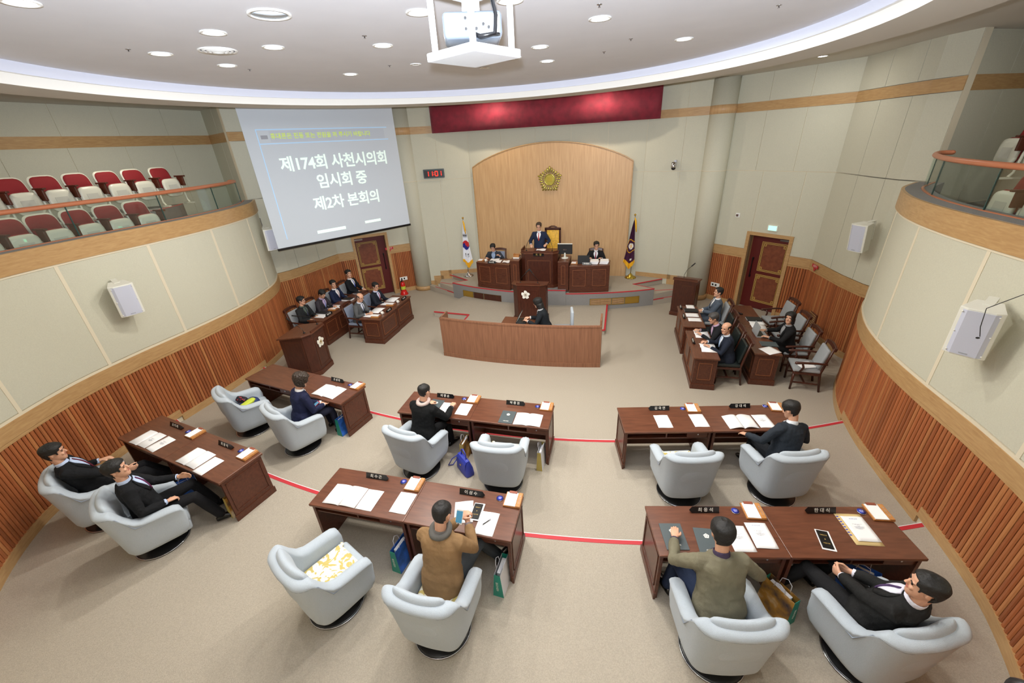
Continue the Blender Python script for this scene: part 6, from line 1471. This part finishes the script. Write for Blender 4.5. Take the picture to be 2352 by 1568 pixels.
# projector in its cage
t = thing('projector_lift', 'white projector lift cage hanging from the ceiling', 'projector mount', (1.27, 2.88, 0), atan2(-.95, .307) - radians(-135) + 0)
M['cage'] = mat('cage', (214, 218, 222), .4); M['silver'] = mat('silver', (120, 128, 138), .35, .3); M['silver_panel'] = mat('silver_panel', (150, 156, 162), .5)
hs = .165; obj('bottom_plate', G().bb((-hs - .04, -hs - .04, 5.385), (hs + .04, hs + .04, 5.43)), M['cage'], t, bevel=.006)
for a in (-1, 1):
    for b in (-1, 1): obj('corner_post', G().bb((a * hs - .014, b * hs - .014, 5.43), (a * hs + .014, b * hs + .014, 5.78)), M['cage'], t, bevel=.003)
obj('top_frame', G().bb((-hs - .02, -hs - .02, 5.72), (hs + .02, -hs + .02, 5.76)).bb((-hs - .02, hs - .02, 5.72), (hs + .02, hs + .02, 5.76)).bb((-hs - .02, -hs, 5.72), (-hs + .02, hs, 5.76)).bb((hs - .02, -hs, 5.72), (hs + .02, hs, 5.76)), M['cage'], t)
obj('top_plate', G().bb((-hs, -hs, 5.755), (hs, hs, 5.765)), M['silver'], t); obj('hanging_rod', G().tube([(0, 0, 5.6), (0, 0, 5.97)], .035, 10), M['cage'], t); 
for s in (-1, 1): obj('scissor_arm', G().tube([(s * hs, -hs, 5.78), (s * hs * .3, -hs, 5.87), (s * hs, -hs, 5.96)], .014, 6), M['cage'], t)
t2 = thing('projector', 'silver grey video projector inside the white cage', 'projector', (1.27, 2.88, 5.47), radians(20)); obj('body', G().bb((-.17, -.14, 0), (.17, .14, .13)), M['silver'], t2, bevel=.025, seg=3, smooth=True)
obj('rear_panel', G().bb((-.14, -.146, .02), (.15, -.139, .11)), M['silver_panel'], t2); obj('vent_panel', G().bb((-.135, -.15, .03), (-.08, -.145, .1)), M['ink'], t2)
for x, z in ((-.04, .09), (-.04, .04), (.02, .04), (.09, .045), (.06, .06)): obj('connector', G().tube([(x, -.146, z), (x, -.165, z)], .008, 8), M['black'], t2)
obj('lens', G().tube([(.08, .14, .07), (.08, .17, .07)], .035, 16), M['black'], t2); obj('ceiling_bracket', G().bb((-.05, -.05, .13), (.05, .05, .2)), M['cage'], t2)
t3 = thing('projector_cable', 'thick black cable looping behind the projector', 'cable'); obj('cable', G().tube([(1.36, 2.9, 5.74), (1.42, 2.82, 5.66), (1.46, 2.74, 5.56), (1.46, 2.7, 5.47), (1.38, 2.68, 5.46), (1.32, 2.72, 5.49)], .012, 8), M['black'], t3, smooth=True); obj('cable_loop', G().torus((1.46, 2.72, 5.47), .02, .006, 14, 6), M['black'], t3)
# ceiling fittings
t = thing('ceiling_speaker', 'flat round white ceiling speaker, upper left', 'speaker', (-.71, 3.61, 5.97)); obj('trim_ring', G().lathe([(.17, 0), (.168, -.012), (.14, -.012), (.14, 0)], 36), M['white_paint'], t, smooth=True); obj('cover', G().lathe([(.14, -.004), (.001, -.008)], 36), M['lamp_off'], t, smooth=True)
for (x, y), lb, r in (((-2.12, 4.41), 'round louvred air diffuser on the left of the ceiling', .19), ((.6, 6.63), 'round louvred air diffuser beside the projector shadow', .15)):
    t = thing('air_diffuser', lb, 'vent', (x, y, 5.97), 0, 'round air diffusers')
    for i, q_ in enumerate((1, .78, .56, .34)): obj('ring', G().lathe([(r * q_, -.002), (r * q_ * .97, -.016 - .004 * i), (r * q_ * .86, -.004)], 36, cap=False), M['white_paint'], t, smooth=True)
    obj('back', G().lathe([(r * .95, -.001), (.001, -.002)], 30), M['ink'], t)
for i, (x, y, lb) in enumerate(((-2.78, 3.96, 'left of the leftmost downlight'), (-2.73, 5.46, 'near the rim, left'), (-1.07, 6.23, 'left of the small unlit downlight'), (-.45, 4.61, 'left of the projector'), (2.2, 6.26, 'between the two right downlights'), (1.85, 6.94, 'small one near the right rim'), (1.91, 4.61, 'top edge right of the projector'), (3.57, 5.45, 'top edge far right'))):
    t = thing('sprinkler', 'chrome ceiling sprinkler, ' + lb, 'sprinkler', (x, y, 5.97), 0, 'ceiling sprinklers'); obj('escutcheon', G().lathe([(.026, 0), (.022, -.004), (.008, -.006)], 18), M['chrome'], t, smooth=True); obj('head', G().lathe([(.006, -.005), (.006, -.018), (.011, -.02), (.011, -.022)], 12), M['chrome'], t, smooth=True)
# photographer's tripod
t = thing('tripod', 'black tripod handles poking into the lower right corner', 'tripod', (3.62, .1, 3.37))
obj('column', G().tube([(-.32, -.55, .1), (-.32, -.55, 1.15)], .02, 10), M['black'], t, smooth=True)
for k in range(3):
    a = 2 * pi * k / 3 + .4; obj('leg', G().tube([(-.32, -.55, .85), (-.32 + .42 * cos(a), -.55 + .42 * sin(a), .01)], [.018, .013], 8), M['black'], t, smooth=True)
obj('head', G().sph((-.32, -.55, 1.2), (.05, .05, .06), 12), M['black'], t, smooth=True)
for p0, p1 in (((-.32, -.5, 1.2), (-.73, .42, .70)), ((-.3, -.5, 1.18), (-.68, .44, .60))):
    q0, q1 = V(p0), V(p1); h_ = obj('pan_handle', G().tube([q0, q1], .012, 8), M['black'], t, smooth=True); d = (q1 - q0).normalized(); obj('grip', G().tube([q1 - d * .2, q1], .024, 12, caps='round'), M['black'], h_, smooth=True)
# ---------------------------------------------------------------- ceiling fittings
def down(label, x, y, z, r=.085, on=True, power=28, rim=True, col_=(1, .96, .88)):
    t = thing('downlight', label, 'light', (x, y, z), 0, 'recessed ceiling downlights')
    obj('trim_ring', G().lathe([(r + .03, 0), (r + .028, -.008), (r, -.006), (r, 0)], 28), M['white_paint'], t, smooth=True)
    obj('bulb', G().lathe([(r * .98, -.002), (r * .6, -.006), (.001, -.007)], 24), M['lamp_glow'] if on else M['chrome'], t, smooth=True)
    if on: lamp('AREA', (0, 0, -.03), power, col_, None, r * 2, parent=t)
    return t
LP = [(-1.94, 2.66, 'at the top left corner of the photo'), (-1.55, 3.84, 'above and left of the round ceiling speaker'), (-2.72, 4.25, 'leftmost over the red gallery seats'), (-2.72, 5.1, 'nearest the ceiling rim on the left'), (-1.54, 4.57, 'between the large grille and the projector'), (-1.91, 6.55, 'closest to the rim above the projection screen'), (-.51, 5.08, 'first left of the projector cage, lower one'), (.4, 4.11, 'just left of the projector cage, upper one'), (1.1, 6.12, 'first right of the projector plate, upper'), (1.01, 7.2, 'first right of the projector plate, lower'), (1.89, 5.09, 'upper right between projector and rim'), (2.85, 6.63, 'rightmost, near the white rim'), (1.21, 4.14, 'cut by the top edge beside the projector'), (3.4, 4.6, 'cut by the top edge, far right')]
for x, y, s in LP: down('lit round downlight ' + s, x, y, 5.968, power=16 if y < 4.7 else 66)
down('small unlit downlight left of the projector shadow', -.72, 6.34, 5.968, .05, False); down('small unlit downlight in the projector shadow', .03, 7.2, 5.968, .05, False)
for x, y, s in ((-7.75, 7.2, 'over the left gallery'), (-7.9, 3.6, 'over the near end of the left gallery')):
    down('warm lit downlight ' + s, x, y, ZT - .002, .08, True, 24, col_=(1, .9, .74))
for x, lb in ((-1.75, 'left of centre'), (1.5, 'right of centre')): down('warm lit wall washer above the crimson banner, ' + lb, x, 13.15, ZT - .002, .08, True, 34, col_=(1, .86, .68))
for x, y, lb in ((-6.0, 11.2, 'before the left door'), (6.0, 11.2, 'before the right door'), (7.9, 7.6, 'over the far end of the right gallery'), (8, 3.5, 'over the near end of the right gallery'), (0, -1.8, 'behind the photographer'), (-4.5, -1, 'behind left'), (4.8, -1, 'behind right')): down('lit downlight in the outer ceiling, ' + lb, x, y, ZT - .002, .08, True, 16)
